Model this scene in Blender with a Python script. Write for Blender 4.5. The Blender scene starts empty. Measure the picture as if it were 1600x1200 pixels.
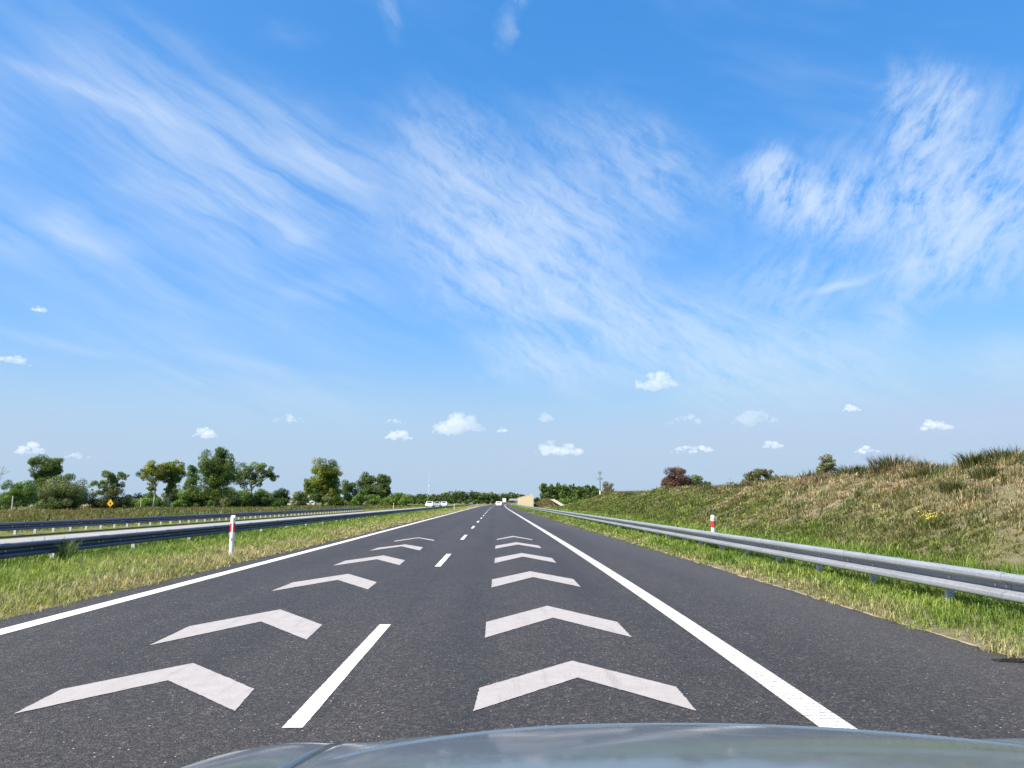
import bpy, math, random
import numpy as np
from mathutils import Vector

# ------------------------------------------------------------------ scene, camera, sky, sun
S = bpy.context.scene
COL = S.collection
R = math.radians
CAM_H = 1.4
PITCH = math.atan(184 / 1200)
YAW = math.atan(25 / math.hypot(1200, 184))
cam_d = bpy.data.cameras.new('camera')
cam_d.lens = 27.0
cam_d.sensor_width = 36.0
cam_d.clip_start = 0.05
cam_d.clip_end = 60000
cam = bpy.data.objects.new('camera', cam_d)
COL.objects.link(cam)
cam.location = (0, 0, CAM_H)
cam.rotation_euler = (math.pi / 2 + PITCH, 0, -YAW)
S.camera = cam
S.render.resolution_x, S.render.resolution_y = 1024, 768
S.view_settings.view_transform = 'Standard'
S.view_settings.look = 'None'
S.view_settings.gamma = 1.0
S.view_settings.exposure = 0.95
S.view_settings.use_curve_mapping = False
S.cycles.use_denoising = True
S.cycles.volume_bounces = 8
S.cycles.max_bounces = 8
S.cycles.diffuse_bounces = 3
S.cycles.transmission_bounces = 4
S.cycles.transparent_max_bounces = 16

SUN_DIR = Vector((-0.62, -0.36, 0.78)).normalized()      # towards the sun: left, behind, high
SUN_EL = math.asin(SUN_DIR.z)
SUN_AZ = math.atan2(SUN_DIR.x, SUN_DIR.y)                 # clockwise from +Y
sun_d = bpy.data.lights.new('sun', 'SUN')
sun_d.energy = 5.0
sun_d.angle = R(0.5)
sun_d.color = (1.0, 0.91, 0.765)
sun = bpy.data.objects.new('sun', sun_d)
COL.objects.link(sun)
sun.rotation_euler = (-SUN_DIR).to_track_quat('-Z', 'Y').to_euler()
sun.location = (-30, -20, 40)


class NT:
    """small helper round a node tree"""
    def __init__(s, tree):
        s.t = tree
        s.n = tree.nodes
        s.l = tree.links

    def add(s, typ, **kw):
        n = s.n.new(typ)
        for k, v in kw.items():
            setattr(n, k, v)
        return n

    def put(s, sock, v):
        if v is None:
            return
        if hasattr(v, 'is_output') or hasattr(v, 'links'):
            s.l.new(v, sock)
        else:
            sock.default_value = v

    def m(s, op, a, b=None, c=None, clamp=False):
        n = s.add('ShaderNodeMath', operation=op)
        n.use_clamp = clamp
        for i, v in enumerate((a, b, c)):
            if v is not None:
                s.put(n.inputs[i], v)
        return n.outputs[0]

    def v(s, op, a, b=None, scale=None):
        n = s.add('ShaderNodeVectorMath', operation=op)
        s.put(n.inputs[0], a)
        if b is not None:
            s.put(n.inputs[1], b)
        if scale is not None:
            s.put(n.inputs['Scale'], scale)
        return n.outputs['Value'] if op in ('LENGTH', 'DOT_PRODUCT') else n.outputs[0]

    def comb(s, x, y, z=0.0):
        n = s.add('ShaderNodeCombineXYZ')
        for i, q in enumerate((x, y, z)):
            s.put(n.inputs[i], q)
        return n.outputs[0]

    def sep(s, a):
        n = s.add('ShaderNodeSeparateXYZ')
        s.put(n.inputs[0], a)
        return n.outputs

    def map(s, a, loc=(0, 0, 0), rot=(0, 0, 0), sc=(1, 1, 1), typ='POINT'):
        n = s.add('ShaderNodeMapping', vector_type=typ)
        s.put(n.inputs[0], a)
        n.inputs[1].default_value = loc
        n.inputs[2].default_value = rot
        n.inputs[3].default_value = sc
        return n.outputs[0]

    def noise(s, a, scale, detail=4, rough=0.5, dist=0.0, color=False):
        n = s.add('ShaderNodeTexNoise')
        if a is not None:
            s.put(n.inputs['Vector'], a)
        n.inputs['Scale'].default_value = scale
        n.inputs['Detail'].default_value = detail
        n.inputs['Roughness'].default_value = rough
        n.inputs['Distortion'].default_value = dist
        return n.outputs['Color' if color else 'Fac']

    def voro(s, a, scale, feature='F1', out='Distance', rnd=1.0):
        n = s.add('ShaderNodeTexVoronoi', feature=feature)
        s.put(n.inputs['Vector'], a)
        n.inputs['Scale'].default_value = scale
        n.inputs['Randomness'].default_value = rnd
        return n.outputs[out]

    def rng(s, a, lo, hi, t0=0.0, t1=1.0, smooth=True):
        n = s.add('ShaderNodeMapRange', interpolation_type='SMOOTHSTEP' if smooth else 'LINEAR')
        s.put(n.inputs[0], a)
        for i, q in enumerate((lo, hi, t0, t1)):
            s.put(n.inputs[i + 1], q)
        return n.outputs[0]

    def mix(s, f, a, b, blend='MIX'):
        n = s.add('ShaderNodeMix', data_type='RGBA', blend_type=blend)
        s.put(n.inputs[0], f)
        for sock, q in ((n.inputs[6], a), (n.inputs[7], b)):
            s.put(sock, (*q, 1.0) if isinstance(q, tuple) and len(q) == 3 else q)
        return n.outputs[2]

    def bump(s, h, strength=0.5, dist=0.01):
        n = s.add('ShaderNodeBump')
        n.inputs['Strength'].default_value = strength
        n.inputs['Distance'].default_value = dist
        s.put(n.inputs['Height'], h)
        return n.outputs[0]


def aim(u, v):
    """direction of a photo pixel (1600 x 1200) in the world"""
    a, c = (u - 800) / 1200, -(v - 600) / 1200
    cp, sp = math.cos(PITCH), math.sin(PITCH)
    y, z = cp - c * sp, sp + c * cp
    cy, sy = math.cos(-YAW), math.sin(-YAW)
    return Vector((a * cy - y * sy, a * sy + y * cy, z))


def azel(u, v):
    d = aim(u, v).normalized()
    return math.degrees(math.atan2(d.x, d.y)), math.degrees(math.asin(d.z))


world = bpy.data.worlds.new('World')
S.world = world
world.use_nodes = True
world.cycles.sampling_method = 'MANUAL'
world.cycles.sample_map_resolution = 512
W = NT(world.node_tree)
W.n.clear()
w_out = W.add('ShaderNodeOutputWorld')
w_bg = W.add('ShaderNodeBackground')
w_bg.inputs['Strength'].default_value = 0.118
W.l.new(w_bg.outputs[0], w_out.inputs[0])
sky = W.add('ShaderNodeTexSky', sky_type='NISHITA')
sky.sun_disc = False
sky.sun_elevation = SUN_EL
sky.sun_rotation = SUN_AZ
sky.air_density = 0.6
sky.dust_density = 1.5
sky.ozone_density = 4.0
sky.altitude = 100
# cirrus: density over azimuth / elevation, in degrees
gen = W.add('ShaderNodeTexCoord').outputs['Generated']
dx, dy, dz = W.sep(gen)
az = W.m('MULTIPLY', W.m('ARCTAN2', dx, dy), 57.29578)
el = W.m('MULTIPLY', W.m('ARCSINE', dz), 57.29578)
p0 = W.comb(az, el, 0.0)
warp = W.v('SUBTRACT', W.noise(W.map(p0, sc=(0.11, 0.2, 1)), 1.0, 4, 0.55, color=True), (0.5, 0.5, 0.5))
p1 = W.v('ADD', p0, W.v('MULTIPLY', warp, (7.0, 4.0, 0.0)))
STREAKS = [  # photo-measured cirrus bands: end a, end b, half width, strength
    ((-60, 66), (310, 205), 11, .42), ((-80, 30), (420, 230), 75, .34), ((180, 150), (330, 215), 20, .25),
    ((330, 165), (660, 300), 42, .42), ((150, 255), (560, 370), 55, .44), ((420, 335), (530, 365), 20, .25),
    ((560, 270), (1000, 430), 125, .42), ((640, 320), (1080, 530), 105, .48), ((880, 480), (1330, 570), 70, .5),
    ((820, 205), (1160, 340), 75, .36), ((1130, 280), (1370, 335), 42, .55), ((1200, 210), (1235, 310), 34, .42),
    ((1440, 90), (1485, 250), 42, .52), ((1380, 90), (1395, 210), 22, .36), ((1380, 290), (1660, 300), 110, .42),
    ((1310, 430), (1640, 330), 70, .36), ((1225, 472), (1420, 412), 8, .7), ((1380, 425), (1580, 365), 8, .45),
    ((1350, 480), (1460, 510), 42, .35), ((-60, 365), (260, 388), 30, .32), ((50, 320), (160, 350), 20, .25),
    ((710, 548), (980, 592), 34, .42), ((-40, 508), (220, 565), 9, .3), ((180, 545), (430, 640), 10, .26),
    ((200, 530), (590, 606), 12, .28), ((590, -20), (632, 66), 18, .2), ((788, 10), (800, 88), 14, .2),
    ((806, -20), (830, 20), 26, .3), ((420, 440), (630, 452), 22, .3), ((620, 140), (780, 320), 70, .28),
    ((1500, 585), (1680, 560), 34, .32), ((980, 610), (1560, 570), 60, .36), ((400, 50), (500, 56), 14, .1),
    ((980, 210), (1060, 260), 30, .22), ((0, 610), (700, 640), 40, .3), ((-200, 120), (60, 180), 60, .3),
    ((60, 90), (720, 340), 85, .26), ((-120, 320), (700, 350), 120, .2), ((-50, 470), (760, 520), 75, .16),
    ((1220, 300), (1520, 280), 60, .3), ((1120, 400), (1350, 480), 60, .25), ((1600, 180), (1900, 330), 120, .4), ((-500, 250), (-120, 420), 110, .35), ((1800, 480), (2200, 420), 90, .35)]
p2 = W.v('ADD', p0, W.v('MULTIPLY', warp, (2.6, 1.4, 0.0)))
thread = W.noise(W.map(p2, rot=(0, 0, R(-24)), sc=(15, 2.0, 1), typ='TEXTURE'), 1.0, 10, 0.60)        # long combed fibres
weave = W.noise(W.map(p2, rot=(0, 0, R(-34)), sc=(6.5, 1.6, 1), typ='TEXTURE'), 1.0, 10, 0.62)
ripple = W.noise(W.map(p1, rot=(0, 0, R(-58)), sc=(1.3, .55, 1), typ='TEXTURE'), 1.0, 5, 0.6, 0.5)
tuft = W.noise(W.map(p2, rot=(0, 0, R(52)), sc=(3.6, 1.5, 1), typ='TEXTURE'), 1.0, 11, 0.70, 0.15)
TEX = {'L': W.rng(thread, 0.35, 0.70, 0.12, 1.15, smooth=False),
       'C': W.rng(W.m('ADD', W.m('MULTIPLY', weave, 0.74), W.m('MULTIPLY', ripple, 0.26)), 0.38, 0.64, 0.18, 1.25, smooth=False),
       'R': W.rng(tuft, 0.37, 0.66, 0.05, 1.8, smooth=False)}
COVS = {}
for (a, b, hw, st) in STREAKS:
    A, B = azel(*a), azel(*b)
    cx_, cy_ = (A[0] + B[0]) / 2, (A[1] + B[1]) / 2
    ang = math.atan2(B[1] - A[1], B[0] - A[0])
    hl = math.hypot(B[0] - A[0], B[1] - A[1]) / 2 * 1.3
    grp = 'L' if hw < 13 or (a[0] + b[0]) / 2 < 560 else ('R' if (a[0] + b[0]) / 2 > 1120 and (a[1] + b[1]) / 2 < 480 else 'C')
    if hw > 13:
        hw, st = hw * 1.25, st * 1.2
    wdeg = hw * 1.5 / 1200 * 57.3 * 0.9
    src = p1 if hw > 13 else W.v('ADD', p0, W.v('MULTIPLY', warp, (1.5, 0.9, 0.0)))
    q = W.map(src, (cx_, cy_, 0), (0, 0, ang), (hl, wdeg, 1.0), 'TEXTURE')
    w_ = W.m('MULTIPLY', W.rng(W.v('LENGTH', q), 1.0, 0.0), st)
    COVS[grp] = w_ if grp not in COVS else W.m('ADD', COVS[grp], w_)
# a thin veil of high cloud goes on round the rest of the sky
veil = W.noise(W.map(p0, rot=(0, 0, R(-20)), sc=(50, 12, 1), typ='TEXTURE'), 1.0, 5, 0.6)
COVS['L'] = W.m('ADD', COVS['L'], W.rng(veil, 0.45, 0.75, 0.0, 0.22))
dens = None
for grp in COVS:
    w_ = W.m('MULTIPLY', COVS[grp], TEX[grp])
    dens = w_ if dens is None else W.m('ADD', dens, w_)
dens = W.m('MULTIPLY', W.m('SUBTRACT', 1.0, W.m('EXPONENT', W.m('MULTIPLY', dens, -1.15))), 0.86)
dens = W.m('MULTIPLY', dens, W.rng(dz, -0.01, 0.05))
# the camera's vivid colour response, the same over the whole sky: one power curve per channel
chan = W.sep(sky.outputs[0])
sky_c = W.comb(*[W.m('MULTIPLY', W.m('POWER', W.m('MINIMUM', W.m('MULTIPLY', c_, 0.15), x_), q_), k_ / 0.15)
                 for c_, q_, k_, x_ in zip(chan, (1.4, 0.7, 0.5), (1.58, 0.79, 0.95), (0.36, 0.45, 0.50))])
low_air = W.m('MULTIPLY', W.rng(el, 13.0, 0.5), 0.93)               # pale air towards the horizon, all the way round
W.l.new(W.mix(low_air, W.mix(dens, sky_c, (3.5, 4.0, 4.6)), (2.08, 2.76, 3.42)), w_bg.inputs['Color'])

# ------------------------------------------------------------------ materials
MATS = {}


def new_mat(name):
    m = bpy.data.materials.new(name)
    m.use_nodes = True
    t = NT(m.node_tree)
    t.b = m.node_tree.nodes['Principled BSDF']
    t.out = m.node_tree.nodes['Material Output']
    MATS[name] = m
    return m, t


def pos(t):
    return t.add('ShaderNodeNewGeometry').outputs['Position']


def simple(name, col, rough=0.6, metal=0.0, var=0.12, scale=6.0, spec=0.5):
    m, t = new_mat(name)
    n = t.noise(t.add('ShaderNodeTexCoord').outputs['Object'], scale, 5, 0.6)
    lo = tuple(c * (1 - var) for c in col)
    hi = tuple(min(1, c * (1 + var)) for c in col)
    t.put(t.b.inputs['Base Color'], t.mix(t.rng(n, 0.3, 0.7), lo, hi))
    t.b.inputs['Roughness'].default_value = rough
    t.b.inputs['Metallic'].default_value = metal
    t.b.inputs['Specular IOR Level'].default_value = spec
    return m


def asphalt():
    m, t = new_mat('asphalt')
    P = pos(t)
    stone = t.voro(t.v('ADD', P, t.v('SCALE', t.noise(P, 60, 2, color=True), scale=0.012)), 75)
    cellc = t.sep(t.voro(P, 75, out='Color'))[0]
    grain = t.noise(P, 110, 3, 0.7)
    broad = t.noise(t.map(P, sc=(1.0, 0.12, 1)), 0.8, 5, 0.6)
    patch = t.noise(P, 2.2, 4, 0.6)
    big = t.noise(t.v('ADD', P, t.v('SCALE', t.noise(P, 25, 2, color=True), scale=0.03)), 27, 4, 0.7, 1.6)
    base = t.mix(t.rng(grain, 0.3, 0.72), (0.014, 0.0135, 0.0135), (0.066, 0.0605, 0.060))
    base = t.mix(t.rng(big, 0.50, 0.66, 0, 0.9), base, (0.20, 0.182, 0.174))
    base = t.mix(t.rng(big, 0.46, 0.34, 0, 0.9), base, (0.009, 0.009, 0.009))
    base = t.mix(t.rng(cellc, 0.82, 1.0, 0, 0.5), base, (0.18, 0.172, 0.17))
    spk = t.m('MULTIPLY', t.rng(t.sep(t.voro(P, 40, out='Color'))[1], 0.955, 0.98), t.rng(t.voro(P, 40), 0.34, 0.14))
    base = t.mix(t.m('MULTIPLY', spk, 0.95), base, (0.85, 0.83, 0.80))
    px_ = t.sep(P)[0]
    tracks = None
    for xc_ in (-4.2, -2.5, -.30, 1.42):
        g_ = t.rng(t.m('ABSOLUTE', t.m('SUBTRACT', t.m('ADD', px_, t.m('MULTIPLY', patch, 0.2)), xc_ + .1)), 0.0, 0.42, 0.10, 0.0)
        tracks = g_ if tracks is None else t.m('ADD', tracks, g_)
    seam = t.rng(t.m('ABSOLUTE', t.m('SUBTRACT', t.m('ADD', px_, t.m('MULTIPLY', t.noise(P, 6, 3), 0.05)), -1.12)), 0.0, 0.02, -0.25, 0.0)
    blot = t.rng(t.noise(P, 1.1, 5, 0.7), 0.62, 0.78, 0.0, -0.14)
    tone = t.m('ADD', t.m('ADD', t.rng(broad, 0.3, 0.7, 0.56, 0.80), t.rng(patch, 0.3, 0.7, -0.06, 0.06)), t.m('ADD', seam, t.m('SUBTRACT', blot, tracks)))
    base = t.mix(1.0, base, t.comb(t.m('MULTIPLY', tone, 0.90), t.m('MULTIPLY', tone, 0.79), t.m('MULTIPLY', tone, 0.65)), 'MULTIPLY')
    # brownish, dustier hard shoulder
    x = t.sep(P)[0]
    base = t.mix(t.rng(x, 2.5, 4.6, 0.0, 0.22), base, (0.105, 0.098, 0.09))
    t.put(t.b.inputs['Base Color'], base)
    t.b.inputs['Roughness'].default_value = 0.62
    t.b.inputs['Specular IOR Level'].default_value = 0.5
    h = t.m('ADD', t.m('MULTIPLY', stone, -0.8), grain)
    t.put(t.b.inputs['Normal'], t.bump(h, 0.95, 0.010))
    return m


def paint(name, col, wear, rows=False):
    m, t = new_mat(name)
    P = pos(t)
    grain = t.noise(P, 130, 4, 0.7)
    dirt = t.noise(P, 5, 5, 0.65)
    lo = tuple(c * 0.8 for c in col)
    base = t.mix(t.rng(t.m('ADD', t.m('MULTIPLY', grain, .6), t.m('MULTIPLY', dirt, .4)), 0.35, 0.65), lo, col)
    hole = t.rng(t.m('ADD', t.noise(P, 70, 3, 0.7), t.m('MULTIPLY', t.noise(P, 3, 4), 0.35)), 0.86 - wear, 0.93 - wear)
    rub = t.rng(t.noise(t.map(P, sc=(9.0, 0.5, 1)), 1.0, 5, 0.65), 0.52, 0.72, 0.0, 0.3)
    base = t.mix(rub, base, (0.16, 0.155, 0.15))
    if rows:
        px, py, pz = t.sep(P)
        w_ = t.m('SINE', t.m('ADD', t.m('MULTIPLY', py, 85.0), t.m('MULTIPLY', t.noise(P, 45, 2), 6.0)))
        hole = t.m('MAXIMUM', hole, t.m('MULTIPLY', t.rng(w_, 0.35, 0.95), t.rng(t.noise(P, 38, 2), 0.38, 0.52)))
    base = t.mix(t.m('MULTIPLY', hole, 0.75), base, (0.12, 0.12, 0.125))
    t.put(t.b.inputs['Base Color'], base)
    t.b.inputs['Roughness'].default_value = 0.7
    t.put(t.b.inputs['Normal'], t.bump(grain, 0.5, 0.004))
    return m


def ground_mat(name, c1, c2, c3, s1=0.6, s2=9.0, bump=0.03):
    m, t = new_mat(name)
    P = pos(t)
    a = t.noise(P, s1, 6, 0.6)
    b = t.noise(P, s2, 6, 0.7)
    base = t.mix(t.rng(a, 0.35, 0.65), c1, c2)
    base = t.mix(t.rng(b, 0.4, 0.75, 0, 0.8), base, c3)
    t.put(t.b.inputs['Base Color'], base)
    t.b.inputs['Roughness'].default_value = 0.95
    t.b.inputs['Specular IOR Level'].default_value = 0.1
    t.put(t.b.inputs['Normal'], t.bump(b, 1.0, bump))
    return m


def leaf_mat(name, trans=0.3, rough=0.6, spec=0.3):
    m, t = new_mat(name)
    at = t.add('ShaderNodeAttribute')
    at.attribute_name = 'tint'
    t.put(t.b.inputs['Base Color'], at.outputs['Color'])
    t.b.inputs['Roughness'].default_value = rough
    t.b.inputs['Specular IOR Level'].default_value = spec
    tr = t.add('ShaderNodeBsdfTranslucent')
    t.put(tr.inputs[0], t.mix(1.0, at.outputs['Color'], (1.15, 1.2, 0.6), 'MULTIPLY'))
    mx = t.add('ShaderNodeMixShader')
    mx.inputs[0].default_value = trans
    t.l.new(t.b.outputs[0], mx.inputs[1])
    t.l.new(tr.outputs[0], mx.inputs[2])
    t.l.new(mx.outputs[0], t.out.inputs[0])
    return m


def galvanised(name, col, rough):
    m, t = new_mat(name)
    P = t.add('ShaderNodeTexCoord').outputs['Object']
    a = t.noise(t.map(P, sc=(1, 0.35, 1)), 3.0, 6, 0.65)
    sp = t.sep(t.voro(P, 40, out='Color'))[0]
    f = t.m('ADD', t.m('MULTIPLY', a, 0.7), t.m('MULTIPLY', sp, 0.3))
    t.put(t.b.inputs['Base Color'], t.mix(t.rng(f, 0.25, 0.7), tuple(c * .8 for c in col), col))
    t.b.inputs['Metallic'].default_value = 0.25
    t.put(t.b.inputs['Roughness'], t.rng(a, 0.3, 0.7, rough - 0.06, rough + 0.1))
    return m


asphalt()
paint('line_paint', (0.70, 0.685, 0.655), 0.035)
paint('ribbed_paint', (0.60, 0.585, 0.56), 0.06, True)
paint('worn_paint', (0.385, 0.358, 0.345), 0.06)
ground_mat('verge_soil', (0.10, 0.12, 0.035), (0.20, 0.17, 0.08), (0.16, 0.14, 0.065))
ground_mat('bank_soil', (0.185, 0.16, 0.11), (0.13, 0.135, 0.06), (0.24, 0.20, 0.145), 0.35, 5.0, 0.12)
ground_mat('field_soil', (0.09, 0.12, 0.035), (0.16, 0.16, 0.06), (0.12, 0.11, 0.05), 0.03, 0.7, 0.05)
ground_mat('stubble', (0.36, 0.29, 0.16), (0.30, 0.26, 0.14), (0.40, 0.33, 0.2), 0.05, 1.0)
ground_mat('sand', (0.33, 0.27, 0.18), (0.22, 0.185, 0.12), (0.38, 0.31, 0.21), 3.0, 40.0, 0.01)
ground_mat('pale_concrete', (0.31, 0.305, 0.31), (0.27, 0.265, 0.27), (0.34, 0.335, 0.34), 0.4, 12.0, 0.004)
leaf_mat('leaf')
leaf_mat('blade', 0.35, 0.5, 0.35)
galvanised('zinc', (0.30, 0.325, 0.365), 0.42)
galvanised('shaded_zinc', (0.08, 0.10, 0.145), 0.42)  # darker copy of the zinc: shade on the left rails put into the colour
galvanised('zinc_post', (0.62, 0.62, 0.60), 0.5)
simple('bolt_steel', (0.75, 0.75, 0.75), 0.3, 0.8)
simple('bark', (0.12, 0.10, 0.075), 0.9, 0, 0.35, 3)
simple('pale_bark', (0.30, 0.28, 0.23), 0.9, 0, 0.3, 3)
simple('white_plastic', (0.80, 0.80, 0.79), 0.45, 0, 0.05, 8)
simple('red_film', (0.62, 0.03, 0.05), 0.35, 0, 0.15, 9)
simple('red_reflector', (0.75, 0.10, 0.14), 0.2, 0, 0.1, 9)
simple('yellow_film', (0.85, 0.46, 0.03), 0.4, 0, 0.06, 8)
simple('dark_film', (0.03, 0.03, 0.03), 0.5)
simple('concrete_post', (0.42, 0.41, 0.38), 0.85, 0, 0.2, 7)
simple('cast_concrete', (0.58, 0.52, 0.46), 0.85, 0, 0.12, 2)
simple('wire', (0.30, 0.31, 0.30), 0.5, 0.6)
simple('yellow_panel', (0.44, 0.375, 0.21), 0.8, 0, 0.08, 3)
simple('cream_panel', (0.52, 0.475, 0.38), 0.8, 0, 0.06, 3)
simple('white_steel', (0.78, 0.76, 0.72), 0.6, 0, 0.06, 3)
simple('white_car_paint', (0.82, 0.82, 0.82), 0.25, 0, 0.02, 3)
simple('grey_car_paint', (0.30, 0.31, 0.33), 0.25, 0, 0.02, 3)
simple('car_glass', (0.02, 0.025, 0.03), 0.08)
simple('tyre_rubber', (0.025, 0.025, 0.025), 0.8)
simple('rubber', (0.012, 0.012, 0.014), 0.6, 0, 0.3, 20)
simple('alloy', (0.55, 0.55, 0.56), 0.3, 0.9)
simple('red_lamp', (0.5, 0.02, 0.02), 0.2)
simple('clear_lamp', (0.75, 0.77, 0.8), 0.1)
simple('barn_blue', (0.035, 0.07, 0.13), 0.8, 0, 0.2, 1)
simple('roof_red', (0.32, 0.12, 0.08), 0.85, 0, 0.2, 1)
simple('house_white', (0.72, 0.69, 0.63), 0.85, 0, 0.08, 1)
simple('roof_grey', (0.30, 0.28, 0.27), 0.85, 0, 0.15, 1)
simple('pole_dark', (0.16, 0.16, 0.155), 0.7, 0, 0.2, 2)


def car_metal():
    m, t = new_mat('silver_blue_paint')
    P = t.add('ShaderNodeTexCoord').outputs['Object']
    fl = t.noise(P, 900, 2, 0.5)
    dust = t.noise(P, 14, 6, 0.7)
    base = t.mix(t.rng(fl, 0.35, 0.65), (0.075, 0.102, 0.128), (0.09, 0.118, 0.144))
    t.put(t.b.inputs['Base Color'], t.mix(t.rng(dust, 0.5, 0.8, 0, 0.3), base, (0.12, 0.13, 0.135)))
    t.b.inputs['Metallic'].default_value = 0.3
    t.b.inputs['Roughness'].default_value = 0.42
    t.b.inputs['Coat Weight'].default_value = 0.8
    t.put(t.b.inputs['Coat Roughness'], t.rng(dust, 0.4, 0.75, 0.08, 0.16))
    return m


car_metal()


def cloud_mat(name, density):
    m, t = new_mat(name)
    t.n.remove(t.b)
    v = t.add('ShaderNodeVolumePrincipled')
    v.inputs['Color'].default_value = (1.0, 1.0, 1.0, 1)
    v.inputs['Density'].default_value = density
    v.inputs['Anisotropy'].default_value = 0.0
    t.l.new(v.outputs[0], t.out.inputs['Volume'])
    return m


# ------------------------------------------------------------------ building helpers


def tag(o, label=None, cat=None, group=None, kind=None):
    for k, q in (('label', label), ('category', cat), ('group', group), ('kind', kind)):
        if q:
            o[k] = q
    return o


def empty(name, loc=(0, 0, 0), rz=0.0):
    o = bpy.data.objects.new(name, None)
    o.empty_display_size = 0.3
    COL.objects.link(o)
    o.location = loc
    o.rotation_euler = (0, 0, rz)
    return o


def link(name, me, parent=None, loc=(0, 0, 0), rz=0.0):
    o = bpy.data.objects.new(name, me)
    COL.objects.link(o)
    o.parent = parent
    o.location = loc
    if rz:
        o.rotation_euler = (0, 0, rz)
    return o


class MB:
    """collects shapes and turns them into ONE mesh"""
    def __init__(s):
        s.v, s.f = [], []

    def poly(s, pts, faces):
        b = len(s.v)
        s.v += [tuple(p) for p in pts]
        s.f += [tuple(b + i for i in f) for f in faces]
        return s

    def box(s, x0, x1, y0, y1, z0, z1):
        return s.poly([(x0, y0, z0), (x1, y0, z0), (x1, y1, z0), (x0, y1, z0), (x0, y0, z1), (x1, y0, z1), (x1, y1, z1), (x0, y1, z1)],
                      [(3, 2, 1, 0), (4, 5, 6, 7), (0, 1, 5, 4), (1, 2, 6, 5), (2, 3, 7, 6), (3, 0, 4, 7)])

    def prism(s, prof, axis, a, b):
        """extrude a closed 2-d outline along x, y or z"""
        n = len(prof)
        mk = {'x': lambda p, t: (t, p[0], p[1]), 'y': lambda p, t: (p[0], t, p[1]), 'z': lambda p, t: (p[0], p[1], t)}[axis]
        pts = [mk(p, a) for p in prof] + [mk(p, b) for p in prof]
        fs = [tuple(range(n))[::-1], tuple(range(n, 2 * n))] + [(i, (i + 1) % n, n + (i + 1) % n, n + i) for i in range(n)]
        return s.poly(pts, fs)

    def tube(s, pts, rad, n=6, cap=True):
        pts = [Vector(p) for p in pts]
        if not isinstance(rad, (list, tuple)):
            rad = [rad] * len(pts)
        rings = []
        b = len(s.v)
        for i, p in enumerate(pts):
            d = (pts[min(i + 1, len(pts) - 1)] - pts[max(i - 1, 0)]).normalized()
            u = d.cross(Vector((0, 0, 1)) if abs(d.z) < 0.9 else Vector((1, 0, 0))).normalized()
            w = d.cross(u)
            s.v += [tuple(p + rad[i] * (math.cos(k * 2 * math.pi / n) * u + math.sin(k * 2 * math.pi / n) * w)) for k in range(n)]
        for i in range(len(pts) - 1):
            for k in range(n):
                a, c = b + i * n + k, b + i * n + (k + 1) % n
                s.f.append((a, c, c + n, a + n))
        if cap:
            s.f.append(tuple(range(b, b + n))[::-1])
            s.f.append(tuple(range(b + (len(pts) - 1) * n, b + len(pts) * n)))
        return s

    def mesh(s, name, mat, smooth=False):
        me = bpy.data.meshes.new(name)
        me.from_pydata(s.v, [], s.f)
        me.materials.append(MATS[mat])
        if smooth:
            me.polygons.foreach_set('use_smooth', [True] * len(me.polygons))
        me.update()
        return me

    def build(s, name, mat, parent=None, loc=(0, 0, 0), smooth=False):
        return link(name, s.mesh(name, mat, smooth), parent, loc)


def np_mesh(name, V, F, mat, tint=None):
    """V (n,3), F (m,k) same-size faces, tint (n,3) linear colours"""
    me = bpy.data.meshes.new(name)
    V = np.asarray(V, np.float32)
    F = np.asarray(F, np.int32)
    k = F.shape[1]
    me.vertices.add(len(V))
    me.vertices.foreach_set('co', V.ravel())
    me.loops.add(F.size)
    me.loops.foreach_set('vertex_index', F.ravel())
    me.polygons.add(len(F))
    me.polygons.foreach_set('loop_start', np.arange(0, F.size, k, dtype=np.int32))
    me.polygons.foreach_set('loop_total', np.full(len(F), k, np.int32))
    if tint is not None:
        at = me.attributes.new('tint', 'FLOAT_COLOR', 'POINT')
        c = np.ones((len(V), 4), np.float32)
        c[:, :3] = tint
        at.data.foreach_set('color', c.ravel())
    me.materials.append(MATS[mat])
    me.update(calc_edges=True)
    return me


def curve_x(y):
    """the motorway bends gently to the right far ahead"""
    return 3.3e-5 * np.maximum(0.0, np.asarray(y, float) - 120.0) ** 2


CX = lambda y: float(curve_x(y))


def strip(name, xs, zs, ys, mat, parent=None, zadd=0.0, follow=True):
    """a sheet following the road: cross-section xs/zs, stations ys"""
    ys = np.asarray(ys, float)
    off = curve_x(ys) if follow else np.zeros_like(ys)
    n = len(xs)
    V = np.zeros((len(ys), n, 3))
    V[:, :, 0] = np.asarray(xs)[None, :] + off[:, None]
    V[:, :, 1] = ys[:, None]
    V[:, :, 2] = np.asarray(zs)[None, :] + zadd
    idx = np.arange(len(ys) * n).reshape(len(ys), n)
    F = np.stack([idx[:-1, :-1], idx[:-1, 1:], idx[1:, 1:], idx[1:, :-1]], -1).reshape(-1, 4)
    return link(name, np_mesh(name, V.reshape(-1, 3), F, mat), parent)


rng = np.random.default_rng(7)

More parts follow.
